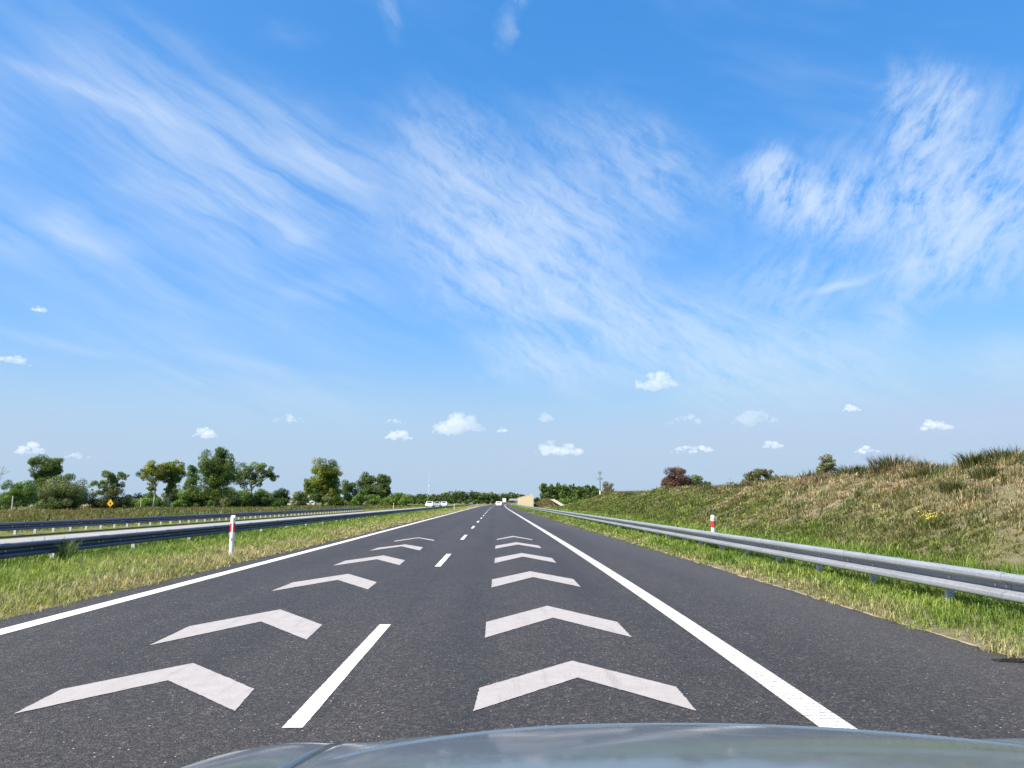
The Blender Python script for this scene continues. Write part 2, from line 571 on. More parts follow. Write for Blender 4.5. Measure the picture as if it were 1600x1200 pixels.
# ------------------------------------------------------------------ terrain and road
YS = np.concatenate([np.arange(-6, 60, 3.0), np.arange(60, 300, 8.0), np.arange(300, 1300, 25.0)])
g = MB().poly([(-6000, -60, -.06), (6000, -60, -.06), (6000, 9000, -.06), (-6000, 9000, -.06)], [(0, 1, 2, 3)])
tag(g.build('ground', 'field_soil'), kind='structure')
road = tag(strip('road', [-5.95, -3.3, -1.27, 2.3, 4.72], [0, 0, 0, 0, 0], YS, 'asphalt'), kind='structure')
tag(strip('opposite_road', [-18.3, -14.6, -10.95], [.02, .03, .02], YS, 'pale_concrete'), kind='structure')
tag(strip('median', [-10.95, -10.2, -9, -7.2, -5.93], [.06, .06, .05, .02, -.012], YS, 'verge_soil'), kind='structure')
tag(strip('far_verge', [-70, -40, -22, -19, -18.3], [-.02, .0, .12, .12, .015], YS, 'field_soil'), kind='structure')


def bank_h(x, y):
    """embankment to the right of the road; x is measured from the road's curve"""
    x = np.asarray(x, float)
    y = np.asarray(y, float)
    H = 2.1 + 0.42 * np.exp(-((y - 14) / 13) ** 2) + 0.10 * np.sin(y * 0.23) + 0.06 * np.sin(y * 0.71 + 1)
    H = H * np.clip((143 - y) / 46, 0, 1) ** 0.8
    t = np.clip((x - 7.6) / 5.9, 0, 1)
    t = t * t * (3 - 2 * t) * 0.45 + t * 0.55
    z = 0.03 + H * t
    z += 0.06 * t * (np.sin(x * 2.1 + y * .9) + np.sin(x * 1.3 - y * 1.7 + 2)) * np.clip(H, 0, 1)
    z += np.where(x < 7.6, 0.05 * np.clip((x - 4.7) / 1.0, -0.25, 1), 0.05)
    return z - np.where(x < 4.72, .05, 0)


bx = np.concatenate([np.array([4.66, 4.8, 5.2, 5.85, 6.5, 7.2]), np.arange(7.6, 15.0, 0.37), np.array([16, 18, 22, 30, 45, 70])])
by = np.concatenate([np.arange(0, 60, 0.5), np.arange(60, 152, 1.5), np.arange(152, 1300, 20)])
X, Y = np.meshgrid(bx, by)
Z = bank_h(X, Y)
idx = np.arange(X.size).reshape(X.shape)
F = np.stack([idx[:-1, :-1], idx[:-1, 1:], idx[1:, 1:], idx[1:, :-1]], -1).reshape(-1, 4)
emb = link('embankment', np_mesh('embankment', np.stack([X + curve_x(Y), Y, Z], -1).reshape(-1, 3), F, 'bank_soil'))
tag(emb, kind='structure')
emb.data.polygons.foreach_set('use_smooth', [True] * len(emb.data.polygons))
sy = np.concatenate([np.arange(3, 40, .12), np.arange(40, 160, .6)])
jag = lambda sc_: np.convolve(rng.normal(0, 1, len(sy)), np.ones(5) / 5, 'same') * sc_
SX_ = np.stack([4.71 - np.abs(jag(.10)), np.full(len(sy), 4.78), 5.0 + jag(.05)], 1)
idx = np.arange(len(sy) * 3).reshape(-1, 3)
Fs = np.stack([idx[:-1, :-1], idx[:-1, 1:], idx[1:, 1:], idx[1:, :-1]], -1).reshape(-1, 4)
SV = np.stack([SX_, np.repeat(sy[:, None], 3, 1), np.tile([.004, .008, .028], (len(sy), 1)) + np.abs(jag(.002))[:, None]], -1)
tag(link('sand_edge', np_mesh('sand_edge', SV.reshape(-1, 3), Fs, 'sand')), kind='structure')
# distant stubble fields
for nm, x0, x1, y0, y1 in (('stubble_field', -230, -96, 250, 420), ('stubble_field', -75, -40, 205, 330)):
    tag(MB().poly([(x0, y0, -.02), (x1, y0, -.02), (x1 * 1.2, y1, -.02), (x0 * 1.3, y1, -.02)], [(0, 1, 2, 3)]).build(nm, 'stubble'), kind='structure')

# painted markings: children of the road
strip('left_edge_line', [-5.50, -5.25], [.004, .004], YS, 'line_paint', road)
ry = np.concatenate([np.arange(-6, 40, .5), np.arange(40, 300, 8.0), np.arange(300, 1300, 25.0)])
rc = 2.34 - .21 * np.exp(-(np.maximum(ry, 3.5) - 4.5) / 9) + curve_x(ry)
RV = np.stack([np.stack([rc - .11, rc + .11], 1), np.repeat(ry[:, None], 2, 1), np.full((len(ry), 2), .004)], -1)
ri = np.arange(len(ry) * 2).reshape(-1, 2)
link('right_edge_line', np_mesh('right_edge_line', RV.reshape(-1, 3), np.stack([ri[:-1, 0], ri[:-1, 1], ri[1:, 1], ri[1:, 0]], -1), 'ribbed_paint'), road)
for k in range(40):
    y0 = 5.1 + 12.1 * k
    ca, cb = CX(y0), CX(y0 + 4.1)
    n_ = 110 if k < 2 else 1
    ed = lambda x_: [(x_ + ca + (cb - ca) * q / n_ + (rng.normal(0, .0014) if k < 2 else 0), y0 + 4.1 * q / n_, .004) for q in range(n_ + 1)]
    ea, eb = ed(-1.335), ed(-1.205)
    MB().poly(ea + eb, [(q, n_ + 1 + q, n_ + 2 + q, q + 1) for q in range(n_)]).build('lane_dash', 'line_paint', road)
CHEV = [  # left leg foot, left leg shoulder, tip, right shoulder, right foot, inner tip
    [(-.15, 5.46), (-.12, 6.12), (.68, 7.11), (1.38, 6.12), (1.36, 5.44), (.66, 6.45)],
    [(-.11, 8.3), (-.11, 9.35), (.7, 10.76), (1.43, 9.32), (1.42, 8.3), (.7, 9.68)],
    [(-.07, 13.03), (-.07, 14.35), (.7, 16.01), (1.42, 14.38), (1.41, 13.09), (.7, 14.79)],
    [(-.03, 18.12), (-.02, 19.71), (.71, 21.64), (1.41, 19.69), (1.4, 18.17), (.7, 20.24)],
    [(-.02, 23.63), (-.01, 25.19), (.72, 27.35), (1.38, 25.25), (1.39, 23.78), (.72, 25.89)],
    [(.03, 29.0), (.03, 29.61), (.7, 32.39), (1.37, 29.42), (1.35, 28.87), (.71, 31.4)],
    [(-3.21, 5.46), (-3.27, 6.14), (-2.65, 7.08), (-1.82, 6.12), (-1.76, 5.5), (-2.59, 6.42)],
    [(-3.41, 7.94), (-3.48, 9.11), (-2.83, 10.48), (-1.99, 9.18), (-1.94, 8.22), (-2.77, 9.45)],
    [(-3.55, 12.58), (-3.56, 13.9), (-2.89, 15.51), (-2.09, 13.91), (-2.06, 12.79), (-2.86, 14.34)],
    [(-3.6, 17.47), (-3.61, 18.93), (-2.96, 20.75), (-2.19, 19.02), (-2.15, 17.6), (-2.92, 19.38)],
    [(-3.65, 22.72), (-3.62, 24.18), (-3.0, 26.04), (-2.26, 24.4), (-2.21, 22.8), (-2.99, 24.93)],
    [(-3.6, 27.83), (-3.67, 28.43), (-3.08, 31.16), (-2.26, 29.01), (-2.26, 28.4), (-3.02, 30.55)]]


def ragged(pts, step, amp, seed):
    r_ = random.Random(seed)
    out = []
    for (x0, y0), (x1, y1) in zip(pts, pts[1:] + pts[:1]):
        L_ = math.hypot(x1 - x0, y1 - y0)
        n_ = max(1, int(L_ / step))
        for k_ in range(n_):
            f_, o_ = k_ / n_, (r_.gauss(0, amp) if k_ else 0)
            out.append((x0 + (x1 - x0) * f_ - (y1 - y0) / L_ * o_, y0 + (y1 - y0) * f_ + (x1 - x0) / L_ * o_, .004))
    return out


for k, c in enumerate(CHEV):
    pts = ragged(c, .035 if c[0][1] < 12 else .1, .0022, k)[::-1]
    MB().poly(pts, [tuple(range(len(pts)))]).build('chevron_marking', 'worn_paint', road)

# ------------------------------------------------------------------ guardrails
WB = [(n_ * 1.42, z_) for n_, z_ in [(.030, .310), (.046, .308), (.066, .300), (.080, .284), (.083, .268), (.083, .236), (.078, .222), (.030, .196), (.008, .186),
      (.002, .176), (.002, .134), (.008, .124), (.030, .114), (.078, .088), (.083, .074), (.083, .042), (.080, .026), (.066, .010), (.046, .002), (.030, 0.)]]


def beam_mesh(length, side, name, mat):
    """one W-beam length, lapped over the next; side = +1 when it faces +x"""
    outer = [(n * side, z) for n, z in WB]
    inner = [((n - .004) * side, z * .97 + .0045) for n, z in WB][::-1]
    b = MB()
    n = len(WB)
    pts = []
    for (t, push, ex) in ((-.16, .006 * side, 1), (0.16, .006 * side, 1), (0.165, 0, 0), (length, 0, 0)):
        pts += [(p[0] + push, t, p[1] + ex * (.007 if p[1] > .29 else (-.005 if p[1] < .02 else 0))) for p in outer + inner]
    m_ = 2 * n
    fs = []
    for j in range(3):
        for i in range(m_):
            fs.append((j * m_ + i, j * m_ + (i + 1) % m_, (j + 1) * m_ + (i + 1) % m_, (j + 1) * m_ + i))
    for i in range(n - 1):
        for e in (0, 3):
            fs.append((e * m_ + i, e * m_ + i + 1, e * m_ + m_ - 2 - i, e * m_ + m_ - 1 - i))
    b.poly(pts, fs)
    return b.mesh(name, mat)


def guardrail(name, label, x, side, y0, y1, pitch, zt, zg, blen=4.0, mat='zinc'):
    root = tag(empty(name, (x, y0, zg)), label, 'guardrail')
    zb = zt - .31 - zg
    bm_ = beam_mesh(blen, side, 'beam', mat)
    post = MB()
    o = -.06 * side
    prof = [(-.05, -.03), (.05, -.03), (.05, -.012), (.043, -.012), (.043, -.024), (-.043, -.024), (-.043, .024), (.043, .024), (.043, .012), (.05, .012), (.05, .03), (-.05, .03)]
    post.prism([(p[0] + o, p[1]) for p in prof], 'z', -.35, zb + .24)
    pm = post.mesh('post', 'zinc_post')
    sp = MB().box(min(-.012 * side, .001 * side), max(-.012 * side, .001 * side), -.035, .035, zb + .09, zb + .22).mesh('spacer', 'zinc_post')
    bo = MB().prism([(.02 * math.cos(k * math.pi / 3), .02 * math.sin(k * math.pi / 3)) for k in range(6)], 'x', .002 * side, .022 * side).mesh('bolt', 'bolt_steel')
    y = y0
    while y < y1:
        a = math.atan2(CX(y + blen) - CX(y), blen)
        ob = link('beam', bm_, root, (CX(y), y - y0, zb), -a)
        if y < 46:
            for q in (-.1, .1, 1.02, 3.06):
                link('bolt', bo, root, (CX(y), y - y0 + q, zb + .155))
        y += blen
    y = y0 + pitch * .5
    while y < y1:
        link('post', pm, root, (CX(y), y - y0, 0))
        if y < 120:
            link('spacer', sp, root, (CX(y), y - y0, 0))
        y += pitch
    return root


guardrail('guardrail', 'galvanised guardrail along the right shoulder below the grassy bank', 5.85, -1, 1.0, 330, 2.04, .60, .05)
guardrail('guardrail', 'dark shaded guardrail in the median beside the pale opposite carriageway', -10.2, 1, 4.4, 520, 4.0, .545, .04, mat='shaded_zinc')
guardrail('guardrail', 'far guardrail on many short posts beyond the opposite carriageway', -19.0, 1, 20.0, 112, 1.34, .60, .12, mat='shaded_zinc')


def delineator(label, x, y, z, h=1.0, lean=0.0, band=False, group='white roadside delineator posts'):
    root = tag(empty('delineator_post', (x, y, z)), label, 'delineator', group)
    root.rotation_euler = (lean, 0, 0.12)
    prof = [(-.06, .0), (-.052, -.035), (-.02, -.05), (.02, -.05), (.052, -.035), (.06, 0), (.045, .03), (-.045, .03)]
    b = MB()
    n = len(prof)
    b.prism(prof, 'z', -.2, h - .05)
    top = [(p[0], p[1], h - .05) for p in prof] + [(p[0] * .8, p[1] * .8 + .01, h + (.01 if p[1] > -.02 else -.02)) for p in prof]
    b.poly(top, [(i, (i + 1) % n, n + (i + 1) % n, n + i) for i in range(n)] + [tuple(range(n, 2 * n))])
    b.build('post_body', 'white_plastic', root)
    if band:
        MB().prism([(p[0] * 1.05, p[1] * 1.05) for p in prof], 'z', h - .34, h - .16).build('reflector_band', 'red_film', root)
        MB().box(-.018, .018, -.058, -.053, h - .33, h - .17).build('reflector', 'red_reflector', root)
    else:
        for s in (-1, 1):
            MB().prism([(s * .024, -.0495), (s * .053, -.036), (s * .0615, 0), (s * .064, 0), (s * .056, -.040), (s * .024, -.053)][::s], 'z', h - .40, h - .19).build('reflector', 'red_film', root)
        MB().box(-.012, .012, -.054, -.0495, .40, .47).build('marker', 'red_reflector', root)
    return root


delineator('white delineator post with red side reflectors in the left grass verge', -6.66, 19.9, .03, 1.02, 0.0)
delineator('white delineator post with a red band behind the right guardrail', 6.4, 22.9, .05, .95, 0.0, True)
delineator('second white delineator post far along the left verge', -6.9, 129, .02, 1.05)
delineator('third white delineator post, tiny, near where the left verge vanishes', -6.9 + CX(258), 258, .02, 1.0)
delineator('white and red marker post beyond the opposite carriageway where the far guardrail ends', -19.3, 147, .1, 1.0, 0, True)

# ------------------------------------------------------------------ grass and weeds (numpy blades)


def blades(P, H, Wd, C, lean=0.45, ang=None, seed=1):
    """P (n,3) roots, H heights, Wd widths, C (n,3) colours -> arrays of tapered bent blades"""
    r = np.random.default_rng(seed)
    n = len(P)
    a = r.uniform(0, 2 * np.pi, n) if ang is None else ang + r.normal(0, .7, n)
    d = np.stack([np.cos(a), np.sin(a)], -1)
    w = np.stack([-np.sin(a + r.normal(0, .5, n)), np.cos(a)], -1)
    ln = np.abs(r.normal(lean, lean * .5, n)) * H
    V = np.zeros((n, 5, 3))
    V[:, 0, :2] = P[:, :2] - w * Wd[:, None] * .5
    V[:, 1, :2] = P[:, :2] + w * Wd[:, None] * .5
    mid = P[:, :2] + d * (ln * .35)[:, None]
    V[:, 2, :2] = mid + w * Wd[:, None] * .4
    V[:, 3, :2] = mid - w * Wd[:, None] * .4
    V[:, 4, :2] = P[:, :2] + d * ln[:, None]
    V[:, 0, 2] = V[:, 1, 2] = P[:, 2] - .01
    V[:, 2, 2] = V[:, 3, 2] = P[:, 2] + H * .58
    V[:, 4, 2] = P[:, 2] + H * np.clip(1 - .25 * ln / np.maximum(H, 1e-3), .4, 1)
    b = (np.arange(n) * 5)[:, None]
    F = np.concatenate([b + np.array([[0, 1, 2]]), b + np.array([[0, 2, 3]]), b + np.array([[3, 2, 4]])], 0)
    col = np.repeat(C[:, None, :], 5, 1)
    return V.reshape(-1, 3), F, col.reshape(-1, 3)


def join(parts):
    V, F, C = [], [], []
    o = 0
    for v, f, c in parts:
        V.append(v)
        F.append(f + o)
        C.append(c)
        o += len(v)
    return np.concatenate(V), np.concatenate(F), np.concatenate(C)


def vnoise(x, y, s, seed=0):
    """cheap smooth value noise 0..1"""
    r = np.random.default_rng(100 + seed)
    t = r.random((128, 128))
    x = np.asarray(x) / s
    y = np.asarray(y) / s
    xi, yi = np.floor(x).astype(int), np.floor(y).astype(int)
    fx, fy = x - xi, y - yi
    fx, fy = fx * fx * (3 - 2 * fx), fy * fy * (3 - 2 * fy)
    q = lambda i, j: t[i % 128, j % 128]
    return (q(xi, yi) * (1 - fx) + q(xi + 1, yi) * fx) * (1 - fy) + (q(xi, yi + 1) * (1 - fx) + q(xi + 1, yi + 1) * fx) * fy


def fb(x, y, s, seed=0):
    return (vnoise(x, y, s, seed) + .5 * vnoise(x, y, s / 2.1, seed + 1) + .25 * vnoise(x, y, s / 4.3, seed + 2)) / 1.75


def scatter(x0, x1, y0, y1, n, seed):
    """roots spread so that near ground is denser, as 1/y"""
    r = np.random.default_rng(seed)
    y = y0 * (y1 / y0) ** r.random(n)
    x = r.uniform(x0, x1, n)
    return x, y, r


FRESH = np.array([.19, .255, .045])
LUSH = np.array([.085, .155, .025])
DRY = np.array([.375, .335, .18])
STRAW = np.array([.42, .355, .245])
OLIVE = np.array([.19, .185, .075])


def tussocks(x, y, per, rad, seed):
    """turn roots into tufts: per blades round each root, leaning outwards"""
    r = np.random.default_rng(seed)
    n = len(x) * per
    a = r.uniform(0, 6.2832, n)
    q = np.sqrt(r.random(n)) * np.repeat(rad, per)
    return np.repeat(x, per) + q * np.cos(a), np.repeat(y, per) + q * np.sin(a), a, q / np.maximum(np.repeat(rad, per), 1e-4)


def colmix(a, b, t):
    t = np.clip(np.asarray(t), 0, 1)[:, None]
    return a * (1 - t) + b * t


# left verge: dry near the road, green towards the rail
x, y, r = scatter(-11.0, -5.82, 5.5, 260, 27000, 1)
edge = np.clip((-5.8 - x) / 4.4, 0, 1)
keep = r.random(len(x)) < np.where(x > -5.98, .35, 1)
x, y, edge = x[keep], y[keep], edge[keep]
dry = np.clip(1.15 - edge * 2.0 + (fb(x, y, 1.6, 3) - .5) * 1.9, 0, 1)
C = colmix(FRESH * 1.1, DRY, dry)
lush = np.clip((edge - .55) * 2.5 + (fb(x, y, 2.2, 8) - .5) * 1.5, 0, 1)
C = colmix(C, LUSH * 1.3, lush * (1 - dry) * .8)
C *= rng.uniform(.6, 1.3, (len(x), 1))
H = (.07 + .15 * fb(x, y, .7, 5) + .22 * np.clip(edge, 0, .8) * fb(x, y, .6, 6)) * rng.uniform(.5, 1.3, len(x))
H *= np.where(x > -6.1, .5, 1) * np.where(np.abs(x + 9.95) < .45, .5, 1) * np.where(x < -10.45, 1.5, 1)
bx_, by_, an, qq = tussocks(x, y, 6, np.maximum(.05, .003 * y), 9)
C = np.repeat(C, 6, 0) * rng.uniform(.7, 1.3, (len(bx_), 1))
H = np.repeat(H, 6) * rng.uniform(.5, 1.25, len(bx_))
P = np.stack([bx_ + curve_x(by_), by_, .05 * np.clip((-5.95 - bx_) / 2, 0, 1)], -1)
V, F, C = blades(P, H, np.maximum(.006, by_ * .0008) * rng.uniform(.6, 1.6, len(bx_)), C, .9, an, seed=2)
tag(link('median_grass', np_mesh('median_grass', V, F, 'blade', C)), 'dry and green grass of the left verge under the median guardrail', 'grass', kind='stuff')

# right verge: long fresh grass in tufts with a ragged sandy edge
x, y, r = scatter(4.48, 8.2, 5.2, 300, 17000, 3)
e = x - 4.7 + .2 * np.clip((y - 8) / 35, 0, 1) - .28 * (fb(x, y, .8, 12) - .35)
keep = r.random(len(x)) < np.where(e < -.07, 0, np.clip(.8 + e * 2.2 + (fb(x, y, .6, 11) - .5) * 2.4, .12, 1))
x, y, e = x[keep], y[keep], e[keep]
tint_t = rng.uniform(.7, 1.3, len(x))
dry = np.clip(.8 - e * 1.4 + (fb(x, y, 1.0, 13) - .5) * 1.9, 0, 1)
C = colmix(FRESH * 1.05, DRY, dry * .85)
C = colmix(C, LUSH * 1.3, (fb(x, y, .9, 15) - .35) * 1.7 * (1 - dry)) * tint_t[:, None]
H0 = (.06 + .30 * np.clip(e * 1.0, .08, 1) * (.3 + fb(x, y, .5, 17))) * rng.uniform(.55, 1.3, len(x)) * np.where(np.abs(x - 5.75) < .4, .55, 1)
bx_, by_, an, qq = tussocks(x, y, 11, np.maximum(.05, .0035 * y), 14)
C = np.repeat(C, 11, 0) * rng.uniform(.65, 1.4, (len(bx_), 1))
H = np.repeat(H0, 11) * rng.uniform(.45, 1.25, len(bx_))
P = np.stack([bx_ + curve_x(by_), by_, np.maximum(bank_h(bx_, by_), .0)], -1)
V, F, C = blades(P, H, np.maximum(.006, by_ * .0008) * rng.uniform(.6, 1.6, len(bx_)), C, .85, an, seed=4)
tag(link('verge_grass', np_mesh('verge_grass', V, F, 'blade', C)), 'long bright green grass around the right guardrail posts', 'grass', kind='stuff')

# embankment: dry straw, grey-green weeds, greener near the toe and further away
x, y, r = scatter(7.4, 16.5, 8, 150, 27000, 5)
t = np.clip((x - 7.6) / 6, 0, 1)
far = np.clip((y - 30) / 40, 0, 1)
grn = np.clip(1.55 - t * 1.9 + far * .9 + (fb(x, y, 2.6, 21) - .5) * 2.2, 0, 1)
C = colmix(STRAW * np.array([1, .93, .92]), OLIVE, (fb(x, y, 1.1, 23) - .25) * 1.3)
C = colmix(C, FRESH * .72, grn * .9)
C *= rng.uniform(.5, 1.35, (len(x), 1))
keep = r.random(len(x)) < np.clip(.6 + grn * .4 + (fb(x, y, .8, 25) - .5) * 1.4, .25, 1)
x, y, C, t = x[keep], y[keep], C[keep], t[keep]
H0 = (.08 + .30 * fb(x, y, .9, 27) ** 1.4 + .12 * (t > .93)) * rng.uniform(.5, 1.4, len(x))
bx_, by_, an, qq = tussocks(x, y, 18, np.maximum(.09, .0045 * y) * rng.uniform(.6, 1.6, len(x)), 26)
C = np.repeat(C, 18, 0) * rng.uniform(.65, 1.35, (len(bx_), 1))
H = np.repeat(H0, 18) * rng.uniform(.4, 1.2, len(bx_)) * (1.1 - .5 * qq)
P = np.stack([bx_ + curve_x(by_), by_, bank_h(bx_, by_)], -1)
V, F, C = blades(P, H, np.maximum(.008, by_ * .0008) * rng.uniform(.6, 1.6, len(bx_)), C, 1.05, an, seed=6)
tag(link('bank_grass', np_mesh('bank_grass', V, F, 'blade', C)), 'dry straw and green grass covering the right embankment', 'grass', kind='stuff')

# weeds and brambles between the far guardrail and the fence
x, y, r = scatter(-66, -19.6, 26, 260, 150000, 7)
keep = (x > -.80 * y - 4)
x, y = x[keep], y[keep]
nz = fb(x, y, 5, 31)
C = colmix(np.array([.15, .105, .04]), np.array([.10, .135, .035]), (nz - .22) * 2.2)
C = colmix(C, np.array([.22, .20, .06]), (fb(x, y, 3, 33) - .5) * 2)
near = np.clip((-x - 19.6) / 2.2, 0, 1)
C = colmix(FRESH * .9, C, near)
C *= rng.uniform(.55, 1.35, (len(x), 1))
H = (.10 + .75 * near * fb(x, y, 2.5, 35) ** 1.4) * rng.uniform(.5, 1.3, len(x))
P = np.stack([x + curve_x(y), y, np.full(len(x), .05)], -1)
V, F, C = blades(P, H, np.maximum(.03, y * .0012), C, .7, seed=8)
tag(link('roadside_weeds', np_mesh('roadside_weeds', V, F, 'blade', C)), 'rusty brown and green weeds beyond the far guardrail', 'weeds', kind='stuff')


def weed(label, x, y, h, w, n, cols, seed, z=None, name='weed_clump', group='weed clumps on the embankment'):
    r = np.random.default_rng(seed)
    a = r.uniform(0, 6.283, n)
    q = np.sqrt(r.random(n)) * w * .5
    P = np.stack([q * np.cos(a), q * np.sin(a), np.zeros(n)], -1)
    C = np.array(cols)[r.integers(0, len(cols), n)] * r.uniform(.6, 1.3, (n, 1))
    V, F, C = blades(P, h * r.uniform(.45, 1.1, n), np.full(n, max(.016, y * .001)), C, .45, seed=seed)
    zz = float(bank_h(x, y)) if z is None else z
    root = tag(empty(name, (x + CX(y), y, zz)), label, 'weeds', group)
    link('leaves', np_mesh('leaves', V, F, 'blade', C), root)
    st = MB()
    for k in range(4):
        st.tube([(0, 0, -.05), (r.normal(0, .1) * w, r.normal(0, .1) * w, h * .4), (r.normal(0, .25) * w, r.normal(0, .25) * w, h * .85)], [.012, .008, .004], 4)
    st.build('stem', 'bark', root)
    return root


DG = [(.06, .085, .025), (.09, .115, .035), (.15, .145, .06)]
BR = [(.16, .11, .07), (.10, .09, .04), (.22, .16, .10)]


def on_bank(u, D):
    return D, D * 1200 / (u - 775)


for lab, u, D, h, w, n, cols, sd in (
        ('tallest dark spiky weed clump on the ridge at the right edge of the picture', 1573, 13.7, .62, .95, 420, DG + BR, 41),
        ('dark green weed clump on the upper bank left of the right-edge ridge clump', 1524, 12.9, .55, .6, 260, DG, 42),
        ('dark bushy weed clump hanging low in the middle of the dry slope', 1492, 11.2, .42, .55, 300, DG, 43),
        ('dark spreading weed clump near the ridge right of the yellow flowers', 1548, 12.2, .4, .8, 300, DG, 44),
        ('round dark weed clump high on the dry slope above the yellow flowers', 1458, 12.6, .42, .6, 280, DG, 45),
        ('reddish brown tall weed clump on the ridge above the yellow flowers', 1396, 13.6, .75, 1.3, 420, BR + DG, 46),
        ('low dark weed clump on the ridge just right of the slim ridge tree', 1335, 13.6, .6, 1.2, 360, DG + BR, 47),
        ('olive weed clump on the bare upper slope below the brown ridge weeds', 1430, 12.9, .4, .7, 220, [(.14, .14, .05), (.10, .11, .04)], 48)):
    X_, Y_ = on_bank(u, D)
    weed(lab, X_, Y_, h * .85, w, n, cols, sd)
# the smaller ridge weeds that nobody could count
x = np.repeat(rng.uniform(13.0, 14.6, 150), 60) + rng.normal(0, .16, 9000)
y = np.repeat(17 * (110 / 17) ** rng.random(150), 60) + rng.normal(0, .22, 9000)
C = np.repeat(np.array(DG + BR)[rng.integers(0, 6, 150)], 60, 0) * rng.uniform(.6, 1.3, (9000, 1))
H = np.repeat(rng.uniform(.18, .5, 150), 60) * rng.uniform(.5, 1.15, 9000)
x2 = np.repeat(rng.uniform(9.5, 13.2, 130), 50) + rng.normal(0, .14, 6500)
y2 = np.repeat(15 * (100 / 15) ** rng.random(130), 50) + rng.normal(0, .16, 6500)
C2 = np.repeat(np.array(DG)[rng.integers(0, 3, 130)], 50, 0) * rng.uniform(.6, 1.3, (6500, 1)) * 1.25
H2 = np.repeat(rng.uniform(.14, .34, 130), 50) * rng.uniform(.5, 1.15, 6500)
x, y, C, H = np.concatenate([x, x2]), np.concatenate([y, y2]), np.concatenate([C, C2]), np.concatenate([H, H2])
V, F, C = blades(np.stack([x, y, bank_h(x, y)], -1), H, np.maximum(.016, y * .001), C, .45, seed=49)
tag(link('ridge_weeds', np_mesh('ridge_weeds', V, F, 'blade', C)), 'small dark weeds dotted over the embankment ridge and slope', 'weeds', kind='stuff')
# yellow flowers on the slope
X_, Y_ = on_bank(1449, 9.6)
fl = weed('clump of bright yellow flowers low on the right embankment', X_, Y_, .36, .46, 160, [(.10, .15, .03), (.14, .17, .04)], 51, name='yellow_flowers', group=None)
r = np.random.default_rng(5)
b = MB()
for k in range(32):
    p = Vector((r.normal(0, .12), r.normal(0, .12), r.uniform(.2, .4)))
    s = r.uniform(.014, .03)
    b.poly([p + Vector((s, 0, 0)), p + Vector((0, s, 0)), p + Vector((-s, 0, 0)), p + Vector((0, -s, 0)), p + Vector((0, 0, s)), p - Vector((0, 0, s))],
           [(0, 1, 4), (1, 2, 4), (2, 3, 4), (3, 0, 4), (1, 0, 5), (2, 1, 5), (3, 2, 5), (0, 3, 5)])
simple('petal', (.42, .38, .03), .7)
b.build('flower_heads', 'petal', fl)
# two weeds standing against the median rail
weed('tall grey green weed standing against the median guardrail', -9.9, 18.3, .62, .3, 110, [(.12, .17, .08), (.10, .15, .05)], 61, .04, 'roadside_weed', None)
weed('russet weed beside the nearest median guardrail post', -9.7, 14.9, .42, .25, 60, [(.30, .16, .09), (.16, .16, .05)], 62, .04, 'roadside_weed', None)

# ------------------------------------------------------------------ trees


def leaf_cards(cent, rad, n, size, col, r, flat=.8, out=.75):
    """n diamond leaf sprays on the shell of one clump, facing outwards"""
    d = r.normal(size=(n, 3))
    d /= np.linalg.norm(d, axis=1)[:, None]
    q = rad * (.45 + .6 * r.random(n) ** .6)
    P = cent + d * q[:, None] * np.array([1, 1, flat])
    nrm = d * out + r.normal(size=(n, 3)) * .45
    nrm /= np.linalg.norm(nrm, axis=1)[:, None]
    h = r.normal(size=(n, 3))
    a = np.cross(nrm, h)
    a /= np.linalg.norm(a, axis=1)[:, None]
    b = np.cross(nrm, a)
    s = size * r.uniform(.5, 1.25, n)[:, None]
    V = np.stack([P + a * s * .5, P + b * s * .36 + nrm * s * .08, P - a * s * .5, P - b * s * .36 + nrm * s * .08], 1)
    i = (np.arange(n) * 4)[:, None] + np.array([[0, 1, 2, 3]])
    C = np.repeat((col * r.uniform(.72, 1.3, (n, 1)))[:, None, :], 4, 1)
    return V.reshape(-1, 3), i, C.reshape(-1, 3)


def crown_arrays(ells, dens, size, cols, r, clump=.34):
    parts, cents = [], []
    for (cx_, cz_, rx, rz) in ells:
        k = max(8, int(dens * (rx * rz / (clump * min(rx, rz)) ** 2) * 2.3))
        for _ in range(k):
            d = r.normal(size=3)
            d /= np.linalg.norm(d)
            q = r.random() ** .45
            c = np.array([cx_ + d[0] * rx * q * .82, d[1] * rx * q * .82, cz_ + d[2] * rz * q * .82])
            cr = clump * min(rx, rz) * r.uniform(.65, 1.5)
            col = np.array(cols[r.integers(0, len(cols))]) * r.uniform(.75, 1.25)
            n = int(np.clip(5.5 * (cr / size) ** 2 * 4, 18, 330))
            parts.append(leaf_cards(c, cr, n, size, col, r))
            cents.append(c)
    return parts, cents


